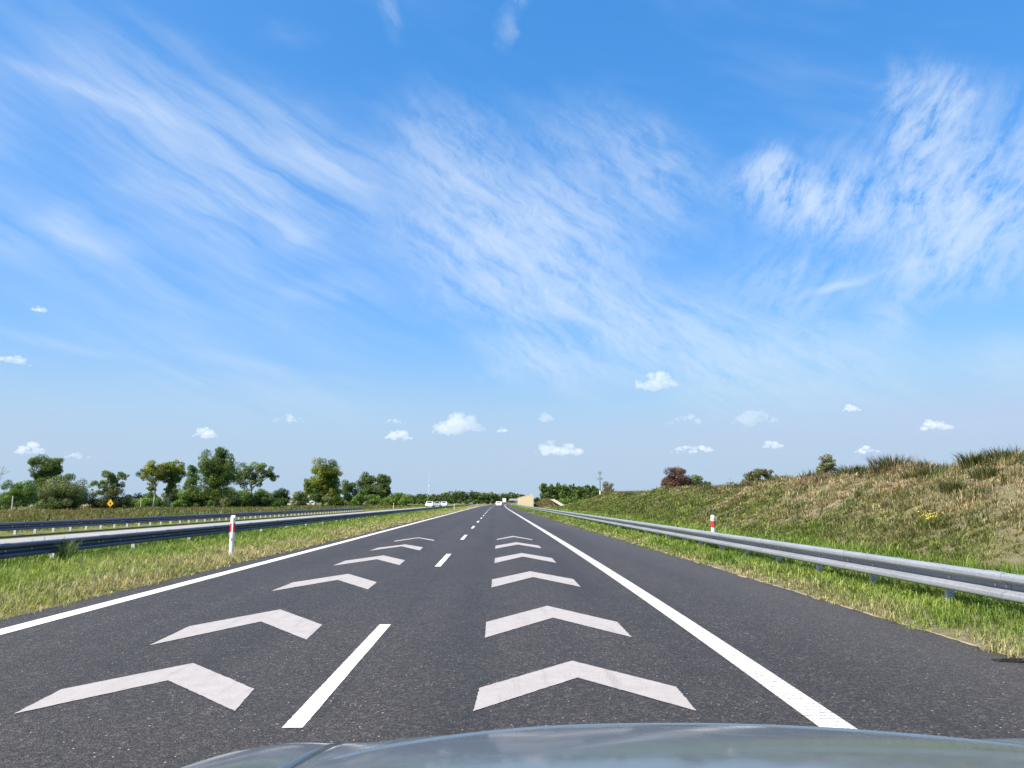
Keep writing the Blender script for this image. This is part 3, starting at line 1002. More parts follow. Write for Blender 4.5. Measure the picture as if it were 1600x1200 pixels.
def tree(name, label, Y, ells_px, cols, seed, size=None, dens=1.0, trunk=None, bark='bark', cat='tree', group=None, clump=.34, lean=0.0, limbs=14):
    """ells_px: crown lobes (u, v, ru, rv) measured in the photograph; Y: distance of the tree"""
    r = np.random.default_rng(seed)
    k = Y / 1200
    us = [e[0] for e in ells_px]
    u0 = trunk if trunk is not None else sum(us) / len(us)
    x0 = (u0 - 775) * k
    ells = [((u - u0) * k, CAM_H + (784 - v) * k, ru * k * GROW, rv * k * GROW) for u, v, ru, rv in ells_px]
    size = size or max(.13, Y * .00145)
    parts, cents = crown_arrays(ells, dens, size, cols, r, clump)
    root = tag(empty(name, (x0, Y, 0)), label, cat, group)
    V, F, C = join(parts)
    V[:, 2] = np.maximum(V[:, 2], .03)
    top = max(e[1] + e[3] * .5 for e in ells)
    b = MB()
    tr = max(.07, top * .022)
    path = [Vector((lean * top * t + r.normal(0, .012) * top * t, r.normal(0, .012) * top * t, -.1 + (top + .1) * t)) for t in (0, .25, .5, .75, 1)]
    b.tube(path, [tr * 1.35, tr, tr * .75, tr * .5, tr * .2], 7)
    pick = [cents[i] for i in r.permutation(len(cents))[:limbs]]
    for c in pick:
        c = Vector(c)
        t = min(.85, max(.12, (c.z * .62) / top))
        j = t * 4
        i = min(3, int(j))
        p = path[i].lerp(path[i + 1], j - i)
        mid = p.lerp(c, .5) + Vector((0, 0, -.04 * top * r.random()))
        b.tube([p, mid, c], [tr * .45, tr * .3, tr * .1], 5)
    b.build('trunk', bark, root, smooth=True)
    link('crown', np_mesh('crown', V, F, 'leaf', C), root)
    return root


G_DARK = [(.042, .078, .02), (.054, .098, .023), (.078, .12, .03)]
G_MID = [(.07, .125, .024), (.095, .15, .03), (.05, .10, .022)]
G_YEL = [(.17, .19, .03), (.13, .175, .03), (.165, .185, .03), (.075, .12, .024)]
G_GREY = [(.12, .155, .08), (.085, .12, .055), (.145, .175, .09)]
G_LITE = [(.11, .19, .038), (.085, .16, .03), (.06, .12, .026)]
BROWN = [(.14, .075, .055), (.10, .055, .042), (.18, .105, .075)]
DUSTY = [(.22, .19, .15), (.15, .15, .09), (.28, .24, .18)]
for L_ in (G_DARK, G_MID, G_YEL, G_GREY, G_LITE):
    L_[:] = [(a_ * 1.42, b_ * 1.34, c_ * 1.2) for a_, b_, c_ in L_]
GROW = 1.27

T = tree
T('tree', 'low bright green tree left of the tall dark tree at the left edge', 113, [(42, 768, 20, 15), (36, 782, 24, 12), (58, 775, 14, 18)], G_LITE, 1)
T('tree', 'tall dark green tree with rounded top at the far left', 120, [(84, 727, 22, 15), (78, 745, 16, 16), (88, 755, 20, 20), (76, 775, 24, 20), (98, 735, 9, 12)], G_DARK + G_MID[:1], 2)
T('shrub', 'large round grey green bush with a shaded right side before the tall dark tree', 108, [(112, 770, 28, 26), (126, 780, 23, 22), (102, 785, 22, 18)], G_GREY + G_DARK[1:], 3, cat='bush', dens=1.5, clump=.26)
T('tree', 'thin open crowned tree behind the yellow sign', 132, [(183, 746, 14, 12), (165, 757, 13, 8), (200, 745, 10, 6), (190, 760, 16, 8), (176, 768, 18, 9)], G_GREY + G_MID, 4, dens=.55, clump=.3)
T('shrub', 'broad olive bush around the foot of the yellow sign', 124, [(172, 785, 20, 17), (194, 783, 17, 15)], [(.06, .075, .02), (.075, .09, .025), (.03, .04, .012)], 5, cat='bush', dens=1.3)
T('tree', 'left one of the two yellow green poplars with bare lower trunks', 140, [(247, 733, 18, 12), (238, 742, 12, 9), (256, 745, 10, 12), (247, 760, 6, 10)], G_YEL, 6, dens=.7, trunk=252, bark='pale_bark')
T('tree', 'right one of the two yellow green poplars with bare lower trunks', 142, [(279, 732, 16, 13), (272, 745, 13, 12), (286, 742, 10, 12), (275, 762, 8, 12)], G_YEL + G_MID, 7, dens=.75, trunk=274, bark='pale_bark')
T('tree', 'small pale green tree between the poplars and the big dense tree', 158, [(309, 737, 11, 9), (308, 750, 9, 9), (308, 762, 10, 10)], G_LITE, 8, dens=.6)
T('tree', 'big dense dark green tree, tallest of the row left of the road', 146, [(347, 722, 25, 17), (336, 740, 16, 18), (358, 742, 16, 18), (345, 760, 20, 18)], G_DARK + G_MID + G_YEL[1:2], 9, dens=1.2)
T('tree', 'wide flat topped tree with open branches right of the dense tree', 162, [(390, 738, 16, 12), (412, 736, 18, 11), (428, 744, 10, 9), (383, 750, 10, 10), (405, 752, 16, 7)], G_GREY[:2] + G_MID, 10, dens=.65, trunk=399, bark='pale_bark')
T('tree', 'lone yellow green tree with a full crown nearest the road on the left', 172, [(508, 735, 21, 16), (520, 738, 14, 16), (500, 755, 18, 14), (517, 760, 18, 14), (492, 765, 12, 10), (515, 775, 22, 11)], G_YEL + G_MID, 11, dens=1.0, bark='pale_bark')
T('tree', 'dark tree just right of the lone yellow green tree', 235, [(545, 766, 14, 13), (553, 778, 16, 11)], G_DARK, 12)
T('tree', 'tall dark tree with a two humped top before the far woods', 240, [(575, 752, 13, 10), (600, 752, 11, 8), (587, 765, 24, 14), (575, 778, 22, 10), (606, 762, 8, 12)], G_DARK + G_GREY[1:2], 13, dens=1.2)
T('shrub', 'bushy green shrub between the two humped tree and the far woods', 215, [(628, 783, 22, 9), (612, 786, 12, 7)], G_LITE + G_YEL[1:2], 14, cat='bush')
T('shrub', 'pale green pointed shrub at the foot of the two humped tree', 205, [(562, 784, 10, 11), (586, 784, 14, 9)], G_GREY[:1] + G_LITE, 15, cat='bush')
HEDGE = [(245, 783, 15, 14, G_LITE, 'light green shrub under the left poplar'), (282, 778, 18, 16, G_GREY[1:] + G_DARK, 'grey green shrub under the right poplar'),
         (310, 776, 20, 17, G_DARK + G_MID, 'dark shrub below the small pale tree'), (338, 778, 18, 15, G_MID + G_GREY[:1], 'mid green shrub left of the foot of the dense tree'),
         (364, 778, 17, 15, G_GREY + G_DARK, 'greyish shrub right of the foot of the dense tree'), (392, 780, 17, 13, G_MID, 'round green shrub under the left side of the flat topped tree'),
         (416, 780, 15, 12, G_GREY[:2] + G_MID, 'pale shrub under the right side of the flat topped tree'), (442, 779, 14, 12, G_DARK + G_MID, 'dark shrub left of the white house'),
         (475, 781, 11, 12, G_GREY + G_MID, 'grey green shrub between the two pale houses'), (10, 787, 22, 12, G_DARK + G_LITE[2:], 'dark shrub at the very left edge under the bare tree'),
         (222, 788, 15, 9, G_LITE + G_GREY, 'low bright shrub between the yellow sign and the poplars'), (428, 786, 15, 8, G_LITE, 'low light green shrub in front of the dark shrub by the white house'),
         (530, 786, 14, 7, G_MID + G_YEL[:1], 'low shrub right of the foot of the lone yellow green tree'), (296, 789, 16, 7, G_GREY[:1] + G_LITE, 'low pale shrub before the grey green hedge shrub'),
         (350, 790, 18, 6, G_LITE + G_MID, 'low spreading shrub in front of the foot of the dense tree')]
for i, (u, v, ru, rv, cols, lab) in enumerate(HEDGE):
    T('shrub', lab, 150 + (i * 7) % 13 - (38 if u < 60 else 0) + (40 if u > 430 else 0), [(u, v, ru, rv), (u - ru * .4, v + rv * .3, ru * .7, rv * .7), (u + ru * .45, v + rv * .2, ru * .6, rv * .75)], cols, 30 + i, cat='bush',
      group='shrubs of the hedge left of the road', dens=1.1, limbs=5)
# right-hand side, on and behind the embankment
T('tree', 'reddish brown leafed round tree on top of the right embankment', 110, [(1055, 749, 19, 16), (1045, 757, 12, 11), (1066, 757, 14, 11)], BROWN, 50, dens=1.3, clump=.28)
T('tree', 'small dark green tree right of the reddish brown tree', 125, [(1087, 752, 10, 8), (1101, 758, 8, 6), (1092, 764, 14, 7)], G_DARK + G_GREY[1:2], 51)
T('shrub', 'open olive shrub on the ridge left of the brown bush', 72, [(1185, 744, 17, 10), (1200, 742, 9, 6), (1172, 754, 12, 9), (1192, 757, 18, 8)], [(.13, .14, .05), (.17, .17, .08), (.09, .10, .04)], 52, cat='bush', dens=.7, size=.13)
T('shrub', 'dusty brown bush on the ridge between the olive shrub and the slim tree', 64, [(1218, 752, 13, 8), (1232, 757, 12, 7)], DUSTY, 53, cat='bush', size=.12, dens=1.0)
T('tree', 'slim grey green young tree standing alone on the ridge', 60, [(1293, 722, 13, 10), (1285, 733, 10, 8), (1301, 732, 9, 8), (1292, 742, 11, 7)], G_GREY + DUSTY[:1], 54, size=.12, dens=.75, bark='pale_bark', clump=.3)
T('shrub', 'dusty round bush beside the utility pole at the end of the embankment', 185, [(948, 762, 9, 7), (950, 769, 10, 6)], DUSTY + [(.10, .09, .06)], 55, cat='bush')
for i, (u, v, ru, rv) in enumerate([(851, 770, 8, 12), (862, 772, 8, 12), (873, 771, 9, 13), (884, 772, 9, 12), (896, 772, 9, 12), (907, 773, 9, 11), (918, 773, 9, 11), (929, 773, 9, 11)]):
    T('tree', 'dark tree of the wood between the noise wall and the utility pole', 330 + (i * 17) % 40, [(u, v, ru, rv), (u + 3, v + 8, ru, 7), (u - 2, v - 6, ru * .6, rv * .7)], G_DARK, 60 + i, size=.7, group='dark trees of the wood right of the road', limbs=3)
for i, (u, v, ru) in enumerate([(878, 786, 9), (891, 784, 9), (905, 787, 8)]):
    T('shrub', ['bright green shrub left of its two neighbours in front of the dark wood', 'middle one of three bright green shrubs in front of the dark wood', 'green shrub at the foot of the embankment end'][i], 250, [(u, v, ru, 6), (u + 3, v + 2, ru * .8, 5)], G_LITE, 75 + i, cat='bush', group='bright green shrubs before the dark wood')


def bare_tree(label, u, Y, top_v, seed):
    r = random.Random(seed)
    k = Y / 1200
    Ht = CAM_H + (784 - top_v) * k
    root = tag(empty('bare_tree', ((u - 775) * k, Y, 0)), label, 'tree')
    t, br = MB(), MB()
    path = [Vector((0, 0, -.1)), Vector((.08, 0, Ht * .3)), Vector((-.1, .05, Ht * .6)), Vector((.05, 0, Ht * .85))]
    t.tube(path, [.2, .16, .11, .06], 7)
    t.build('trunk', 'pale_bark', root, smooth=True)

    def grow(p, d, L, rad, depth):
        q = p + d * L * .55 + Vector((r.gauss(0, .05), r.gauss(0, .05), 0)) * L
        e = q + (d + Vector((0, 0, .35))).normalized() * L * .45
        br.tube([p, q, e], [rad, rad * .75, rad * .4], 4)
        if depth:
            for _ in range(3):
                dd = (d + Vector((r.gauss(0, .5), r.gauss(0, .5), r.gauss(.15, .3)))).normalized()
                grow(p.lerp(e, r.uniform(.4, 1)), dd, L * r.uniform(.45, .7), rad * .55, depth - 1)
    for i in range(11):
        f = r.uniform(.35, 1)
        j = f * 3
        n = min(2, int(j))
        p = path[n].lerp(path[n + 1], j - n)
        a = r.uniform(0, 6.28)
        grow(p, Vector((math.cos(a) * .8, math.sin(a) * .8, r.uniform(.5, 1.1))).normalized(), Ht * r.uniform(.16, .28), .06, 2)
    br.build('branches', 'pale_bark', root)


bare_tree('leafless tree with thin branches at the left edge of the picture', 4, 116, 728, 3)

# far woods: a mass of crowns on the horizon
r = np.random.default_rng(77)
parts = []
trunks = MB()


def wood(u0, u1, Yd, v_top, n, cols, spread=40):
    for i in range(n):
        u = r.uniform(u0, u1)
        Yk = Yd + r.uniform(-spread, spread)
        k = Yk / 1200
        vt = np.interp(u, [a for a, _ in v_top], [b for _, b in v_top]) + r.uniform(-1.0, 3.0)
        zt = CAM_H + (784 - vt) * k
        rx = r.uniform(.30, .5) * zt
        xx = (u - 775) * k
        trunks.tube([(xx, Yk, -.2), (xx, Yk, zt * .6)], [.3, .15], 5)
        for (ox, oz, s) in ((0, .62, 1), (.55, .45, .75), (-.55, .42, .75), (.1, .25, .9)):
            c = np.array([xx + ox * rx, Yk + r.normal(0, .2) * rx, zt * oz])
            col = np.array(cols[r.integers(0, len(cols))]) * r.uniform(.45, .85)
            parts.append(leaf_cards(c, rx * s * .72, 46, Yk * .0026, col, r))


wood(598, 700, 620, [(598, 768), (625, 767), (650, 771), (680, 768), (700, 767)], 34, G_DARK + G_MID)
wood(690, 800, 760, [(690, 768), (715, 765), (740, 764), (760, 767), (790, 768), (800, 771)], 44, G_DARK + G_MID[2:])
wood(780, 826, 1120, [(780, 770), (805, 766), (826, 772)], 16, G_DARK)
wood(640, 770, 480, [(640, 777), (680, 778), (770, 781)], 26, G_MID + G_LITE)
wood(195, 246, 430, [(195, 776), (228, 768), (246, 772)], 12, [(.03, .05, .03), (.025, .045, .03)])
wood(438, 500, 700, [(438, 773), (500, 773)], 16, [(.03, .05, .028)])
wood(-40, 170, 520, [(-40, 778), (60, 776), (170, 778)], 26, [(.03, .05, .028)])
wood(830, 1000, 640, [(830, 776), (1000, 772)], 26, G_DARK)
wood(960, 1300, 900, [(960, 768), (1300, 765)], 26, G_DARK)
V, F, C = join(parts)
fw = tag(empty('far_woods'), 'dark green woods along the horizon', 'woods', kind='stuff')
o = link('crowns', np_mesh('crowns', V, F, 'leaf', C), fw)
tag(o, kind='stuff')
tag(trunks.build('trunks', 'bark', fw), kind='stuff')

# ------------------------------------------------------------------ wildlife fence, sign, poles, buildings
fence = tag(empty('wire_fence', (-63, 104, 0)), 'wire fence on pale concrete posts in front of the left trees', 'fence')
pm = MB().prism([(-.06, -.06), (.06, -.06), (.05, .06), (-.05, .06)], 'z', -.3, 2.15).mesh('post', 'concrete_post')
FP = [(38, 104), (85, 111), (131, 119), (171, 127), (208, 136), (232, 143), (265, 151), (290, 158), (313, 166), (335, 173), (356, 181), (378, 190), (400, 200), (418, 209), (436, 219)]
fpts = [((u - 775) / 1200 * y_ + 63, y_ - 104) for u, y_ in [(-40, 93)] + FP]
for (fx, fy) in fpts:
    link('post', pm, fence, (fx, fy, 0))
for zz in (.3, .7, 1.1, 1.5, 1.95):
    MB().tube([(fx, fy - .065, zz) for fx, fy in fpts], .008, 4).build('wire', 'wire', fence)

sg = tag(empty('road_sign', ((186 - 775) / 1200 * 112, 112, 0)), 'yellow diamond warning sign on a slim white post before the left trees', 'sign')
MB().tube([(0, 0, -.3), (0, 0, 1.0)], .045, 8).build('post', 'white_steel', sg)
d_ = .44
MB().prism([(0, .70), (d_ + .03, .70 + d_), (d_ * .55, 1.42), (.12, 1.62), (0, 1.78), (-.12, 1.62), (-d_ * .55, 1.42), (-d_ - .03, .70 + d_)], 'y', -.055, -.03).build('panel', 'yellow_film', sg)
MB().prism([(-.05, 1.0), (.05, 1.0), (.05, 1.12), (.15, 1.12), (0, 1.36), (-.15, 1.12), (-.05, 1.12)], 'y', -.066, -.058).build('symbol', 'dark_film', sg)


def utility_pole(label, u, Y, v_top, arms, w=.16):
    k = Y / 1200
    z1 = CAM_H + (784 - v_top) * k
    root = tag(empty('utility_pole', ((u - 775) * k, Y, 0)), label, 'pole')
    MB().tube([(0, 0, -.5), (0, 0, 4.3)], [w * 1.3, w * 1.15], 8).build('base', 'house_white', root)
    MB().tube([(0, 0, 4.3), (0, 0, z1)], [w, w * .6], 8).build('pole', 'pole_dark', root)
    for (va, hw) in arms:
        za = CAM_H + (784 - va) * k
        MB().box(-hw, hw, -.07, .07, za - .1, za + .1).build('crossarm', 'pole_dark', root)
        ins = MB()
        for q in (-.85, 0.5, .85):
            ins.tube([(q * hw, 0, za + .1), (q * hw, 0, za + .4)], [.07, .05], 6)
        ins.build('insulators', 'pole_dark', root)
    return root


utility_pole('tall utility pole with crossarms at the far end of the embankment', 936.5, 205, 737, [(749, .75), (740, .5)])
utility_pole('distant utility pole top with one crossarm behind the ridge', 1140, 260, 747, [(754.5, 1.4)], .12)
mast = tag(empty('radio_mast', ((671 - 775) / 1200 * 900, 900, 0)), 'very thin pale radio mast above the far woods', 'mast')
MB().tube([(0, 0, 0), (0, 0, 20)], [.22, .18], 6).build('lower_section', 'white_steel', mast)
MB().tube([(0, 0, 20), (0, 0, 33)], [.12, .05], 6).build('upper_section', 'white_steel', mast)
MB().box(-.8, .8, -.1, .1, 19.6, 20.4).build('antenna_platform', 'white_steel', mast)


def house(name, label, u0, u1, Y, v_eave, v_ridge, wall, roof, cat='house'):
    k = Y / 1200
    x0, x1 = (u0 - 775) * k, (u1 - 775) * k
    w = x1 - x0
    ze, zr = CAM_H + (784 - v_eave) * k, CAM_H + (784 - v_ridge) * k
    root = tag(empty(name, ((x0 + x1) / 2, Y, 0)), label, cat)
    h = w / 2
    MB().prism([(-h, -.1), (h, -.1), (h, ze), (0, zr - .1), (-h, ze)], 'y', 0, w * 1.3).build('wall', wall, root)
    MB().prism([(-h - .3, ze - .15), (0, zr), (h + .3, ze - .15), (h + .3, ze + .1), (0, zr + .25), (-h - .3, ze + .1)], 'y', -.3, w * 1.3 + .3).build('roof', roof, root)
    for s in (-.5, .5):
        wd = MB().box(s * h - .5, s * h + .5, -.03, .0, ze * .45, ze * .8).build('window', 'car_glass', root)
    MB().box(-.5, .5, -.04, .0, 0, min(2.1, ze * .7)).build('door', 'pole_dark', root)
    return root


house('barn', 'dark blue barn between the left trees', 205, 214.5, 300, 780, 774, 'barn_blue', 'barn_blue', 'barn')
house('house', 'pale house with a red roof seen between shrubs left of the lone tree', 455, 467, 390, 784, 779, 'house_white', 'roof_red')
house('house', 'pale house with a grey roof right behind the trunk of the lone tree', 484, 496, 360, 783, 779, 'house_white', 'roof_grey')

# noise wall of yellow panels
nw = tag(empty('noise_wall', (7.2, 152, 0)), 'pale yellow noise wall beside the right carriageway far ahead', 'wall')
panel = MB()
for j in range(5):
    panel.box(-.06, .06, .14, 3.86, .05 + j * .54, .05 + j * .54 + .525)
pn = panel.mesh('panel', 'yellow_panel')
pst = MB().box(-.11, .11, -.12, .12, -.3, 2.85).mesh('post', 'cream_panel')
for k in range(35):
    yy = 152 + 4 * k
    a = math.atan2(CX(yy + 4) - CX(yy), 4)
    link('panel', pn, nw, (CX(yy), 4 * k, 0), -a)
    link('post', pst, nw, (CX(yy), 4 * k, 0))
    MB().box(-.1, .1, .13, 3.87, 2.76, 2.86).build('capping', 'cream_panel', nw, (CX(yy), 4 * k, 0))
# bridge over the motorway, far ahead
br = tag(empty('overpass', (35, 1000, 0)), 'low white overpass crossing the road in the far distance', 'bridge')
MB().box(-25, 26, 0, 9, 3.1, 4.4).build('deck', 'white_steel', br)
MB().box(-25, 26, -.25, -.02, 4.0, 5.3).build('parapet', 'cream_panel', br)
for q in (-24, -10, 4, 20):
    MB().box(q - .5, q + .5, 2, 7, -.5, 3.1).build('pier', 'cast_concrete', br)

# grassy mound, steps and concrete blocks beyond the embankment end
r = np.random.default_rng(9)
mx, my = np.meshgrid(np.linspace(-1, 1, 17), np.linspace(-1, 1, 13))
mz = np.clip(1 - np.sqrt(mx ** 2 + my ** 2) ** 2, 0, 1) * 2.0 + r.normal(0, .05, mx.shape)
idx = np.arange(mx.size).reshape(mx.shape)
Fm = np.stack([idx[:-1, :-1], idx[:-1, 1:], idx[1:, 1:], idx[1:, :-1]], -1).reshape(-1, 4)
md = link('mound', np_mesh('mound', np.stack([11.4 + mx * 3.4, 176 + my * 9, mz - .1], -1).reshape(-1, 3), Fm, 'bank_soil'))
tag(md, kind='structure')
mp = rng.uniform(-.9, .9, (5000, 2))
mh = np.clip(1 - (mp ** 2).sum(1), 0, 1) * 2.0 - .1
V, F, C = blades(np.stack([11.4 + mp[:, 0] * 3.4, 176 + mp[:, 1] * 9, mh], -1), rng.uniform(.2, .5, 5000), np.full(5000, .15), colmix(OLIVE, np.array([.2, .15, .07]), rng.random(5000)), .6, seed=91)
tag(link('mound_grass', np_mesh('mound_grass', V, F, 'blade', C)), 'olive grass on the small mound right of the noise wall', 'grass', kind='stuff')
stp = tag(empty('concrete_steps', (13.5, 172, 0)), 'pale concrete steps running down the mound right of the noise wall', 'steps')
sm = MB().box(-.5, .5, -.5, .5, 0, .2).mesh('step', 'cast_concrete')
for k in range(9):
    link('step', sm, stp, (-.9 + k * .28, -k * .75, 1.75 - k * .2))
for lab, u, v, w_, h_, Yb, mt in (('pale concrete block on top of the mound beside the noise wall', 857, 785, 2.4, .7, 178, 'cast_concrete'), ('short upright concrete block at the head of the steps', 863, 787, .8, 1.2, 174, 'cast_concrete'),
                                  ('blush pink concrete block at the end of the embankment', 888, 796.5, 1.4, .75, 160, 'cast_concrete'), ('grey white heap of slabs right of the concrete steps', 881, 791.5, 1.9, .75, 190, 'pale_concrete'),
                                  ('small upright white block behind the pink concrete block', 889.5, 790, .5, 1.1, 182, 'house_white')):
    k = Yb / 1200
    z0 = max(0, CAM_H + (784 - v) * k - h_ / 2)
    o = tag(empty('concrete_block', ((u - 775) * k, Yb, z0)), lab, 'block')
    ch = .08
    MB().prism([(-w_ / 2, -.2), (w_ / 2, -.2), (w_ / 2, h_ - ch), (w_ / 2 - ch, h_), (-w_ / 2 + ch * 2, h_), (-w_ / 2, h_ - ch * 2)], 'y', -.5, .5).build('body', mt, o)
    MB().box(-w_ / 2 + .1, w_ / 2 - .15, -.52, -.502, .12, h_ * .6).build('recess_panel', mt, o)

# black rubber scrap on the shoulder
sc = tag(empty('rubber_scrap', (4.58, 7.0, 0)), 'flat black strip of debris at the edge of the right shoulder', 'debris')
MB().prism([(-.16, .05), (-.12, .0), (.02, -.055), (.20, -.03), (.12, .05), (-.02, .06)], 'z', .004, .018).build('strip', 'rubber', sc)
MB().prism([(-.10, .01), (.0, -.02), (.12, -.01), (.08, .02)], 'z', .019, .028).build('fold', 'rubber', sc)

# ------------------------------------------------------------------ vehicles


def car(label, x, y, rz, paintm, L=4.3, Wd=1.78, Ht=1.46, van=False):
    root = tag(empty('van' if van else 'car', (x, y, 0), rz), label, 'van' if van else 'car', 'vehicles on the road')
    h = L / 2
    if van:
        side = [(-h, .35), (-h, 1.0), (-h + .06, Ht - .1), (-h + .2, Ht), (h - 1.5, Ht), (h - 1.2, Ht - .06), (h - .65, 1.15), (h - .1, .95), (h, .7), (h, .35)]
        gl = [(h - 1.9, 1.2), (h - .78, 1.18), (h - 1.22, Ht - .16), (h - 1.9, Ht - .16)]
    else:
        side = [(-h, .38), (-h, .75), (-h + .12, .98), (-h + .35, 1.03), (-h + .75, Ht - .08), (-h + 1.1, Ht), (h - 2.1, Ht), (h - 1.75, Ht - .06), (h - 1.05, 1.0), (h - .25, .88), (h, .68), (h, .36)]
        gl = [(-h + .55, 1.02), (h - 1.2, 1.0), (h - 1.8, Ht - .1), (-h + 1.05, Ht - .1), (-h + .85, Ht - .14)]
    b = MB()
    n = len(side)
    secs = [(-Wd / 2, .0), (-Wd / 2 * .995, 0)]
    pts = []
    rows = [(-1, .93), (-.97, 1), (.97, 1), (1, .93)]
    for (sx, sc_) in rows:
        for (yy, zz) in side:
            tuck = 1 - .16 * max(0, (zz - .95) / max(.1, Ht - .95))
            pts.append((sx * Wd / 2 * tuck, yy * (1 if sc_ == 1 else .985), .35 + (zz - .35) * (1 if sc_ == 1 else .985)))
    fs = [tuple(range(n)), tuple(range(3 * n, 4 * n))[::-1]]
    for j in range(3):
        for i in range(n):
            fs.append((j * n + i, (j + 1) * n + i, (j + 1) * n + (i + 1) % n, j * n + (i + 1) % n))
    b.poly(pts, fs)
    b.build('body', paintm, root)
    for s in (-1, 1):
        tk = lambda zz: Wd / 2 * (1 - .16 * max(0, (zz - .95) / max(.1, Ht - .95)))
        MB().poly([(s * (tk(zz) + .006), yy, zz) for yy, zz in gl] + [(s * (tk(zz) - .02), yy, zz) for yy, zz in gl],
                  [tuple(range(len(gl)))[::s], tuple(range(len(gl), 2 * len(gl)))[::-s]] + [(i, (i + 1) % len(gl), len(gl) + (i + 1) % len(gl), len(gl) + i) for i in range(len(gl))]).build('side_window', 'car_glass', root)
        MB().box(s * Wd * .44 - .11, s * Wd * .44 + .11, -h - .015, -h + .05, .66, .84).build('tail_light', 'red_lamp', root)
        MB().box(s * Wd * .37 - .16, s * Wd * .37 + .16, h - .06, h + .012, .56, .70).build('headlight', 'clear_lamp', root)
        for q in (-h + .78, h - .82):
            wl = MB().tube([(s * (Wd / 2 - .2), q, .31), (s * (Wd / 2 + .008), q, .31)], .31, 16).build('wheel', 'tyre_rubber', root)
            MB().tube([(s * (Wd / 2 - .02), q, .31), (s * (Wd / 2 + .016), q, .31)], .2, 12).build('rim', 'alloy', wl)
    if not van:
        y0, z0, y1, z1 = -h + .38, 1.05, -h + .74, Ht - .1
        MB().poly([(-.62, y0 - .012, z0), (.62, y0 - .012, z0), (.54, y1 - .012, z1), (-.54, y1 - .012, z1), (-.62, y0 + .03, z0 - .02), (.62, y0 + .03, z0 - .02), (.54, y1 + .03, z1 - .02), (-.54, y1 + .03, z1 - .02)],
                  [(0, 1, 2, 3), (7, 6, 5, 4), (0, 4, 5, 1), (1, 5, 6, 2), (2, 6, 7, 3), (3, 7, 4, 0)]).build('rear_window', 'car_glass', root)
    ws = [(h - 1.10, 1.02), (h - 1.74, Ht - .1)] if not van else [(h - .70, 1.18), (h - 1.19, Ht - .12)]
    (ya, za), (yb, zb) = ws
    MB().poly([(-.66, ya + .03, za + .02), (.66, ya + .03, za + .02), (.56, yb + .03, zb + .02), (-.56, yb + .03, zb + .02), (-.66, ya - .03, za - .02), (.66, ya - .03, za - .02), (.56, yb - .03, zb - .02), (-.56, yb - .03, zb - .02)],
              [(3, 2, 1, 0), (4, 5, 6, 7), (0, 1, 5, 4), (1, 2, 6, 5), (2, 3, 7, 6), (3, 0, 4, 7)]).build('windscreen', 'car_glass', root)
    MB().box(-.26, .26, -h - .012, -h + .02, .50, .62).build('number_plate', 'white_plastic', root)
    return root


car('white car driving ahead in the right lane', .83, 230, -.015, 'white_car_paint')
car('white car, leftmost of three on the opposite carriageway', -16.5, 194, math.pi, 'white_car_paint')
car('grey car in the middle of three on the opposite carriageway', -16.4, 217, math.pi, 'grey_car_paint')
car('white car, rightmost of three on the opposite carriageway near the delineator post', -15.2, 228, math.pi, 'white_car_paint')
lr = tag(empty('lorry', (CX(560) - .4, 560, 0)), 'white box lorry in the distance before the overpass', 'lorry', 'vehicles on the road')
MB().box(-1.25, 1.25, 0, 8.5, 1.0, 3.9).build('box_body', 'white_car_paint', lr)
MB().prism([(8.7, .6), (11, .6), (11, 1.6), (10.7, 2.9), (8.7, 2.9)], 'x', -1.2, 1.2).build('cab', 'white_car_paint', lr)
MB().box(-1.1, 1.1, .1, 8.6, .65, .99).build('chassis', 'dark_film', lr)
for s in (-1, 1):
    for q in (1.2, 2.4, 9.8):
        MB().tube([(s * .9, q, .5), (s * 1.22, q, .5)], .5, 14).build('wheel', 'tyre_rubber', lr)
    MB().box(s * .95 - .15, s * .95 + .15, -.03, -.002, .75, .95).build('tail_light', 'red_lamp', lr)

# the car the picture is taken from: bonnet, wings and nose
own = tag(empty('silver_car', (.37, 2.2, 0)), 'silver blue car bonnet at the bottom of the picture', 'car')
own.scale = (1.05, 1, 1)
ZC = [(q[0], q[1] + .037) for q in [(.55, 1.035), (.7, 1.028), (1.0, 1.003), (1.3, .963), (1.5, .931), (1.7, .893), (1.85, .858), (2.0, .812), (2.1, .770), (2.18, .72), (2.24, .66)]]
zc_y, zc_z = np.array(ZC).T


zc_p = np.polynomial.Polynomial.fit(zc_y, zc_z, 6)


def smooth_interp(q):
    return zc_p(np.clip(q, .5, 2.3))


def sst(x, a, b):
    t = np.clip((x - a) / (b - a), 0, 1)
    return t * t * (3 - 2 * t)


def hood_z(s, y):
    a = np.abs(s)
    z = smooth_interp(y + .25 * a ** 2)
    e_ = y - (1.90 - 1.25 * a ** 2)                                   # leading edge of the lid, a rounded lip and a small step
    z = z + (.0035 * np.exp(-(e_ / .012) ** 2) - .006 * sst(e_, 0, .02)) * (1 - sst(a, .60, .66))
    z = z - .006 * np.exp(-((a - .66) / .07) ** 2)                     # dip along the shut line
    z = z + .007 * np.exp(-((a - .79) / .09) ** 2)                     # wing crest
    z = z - .9 * np.clip(a - .85, 0, 1) ** 1.5 - .25 * sst(a, .87, .93) * .2
    return z


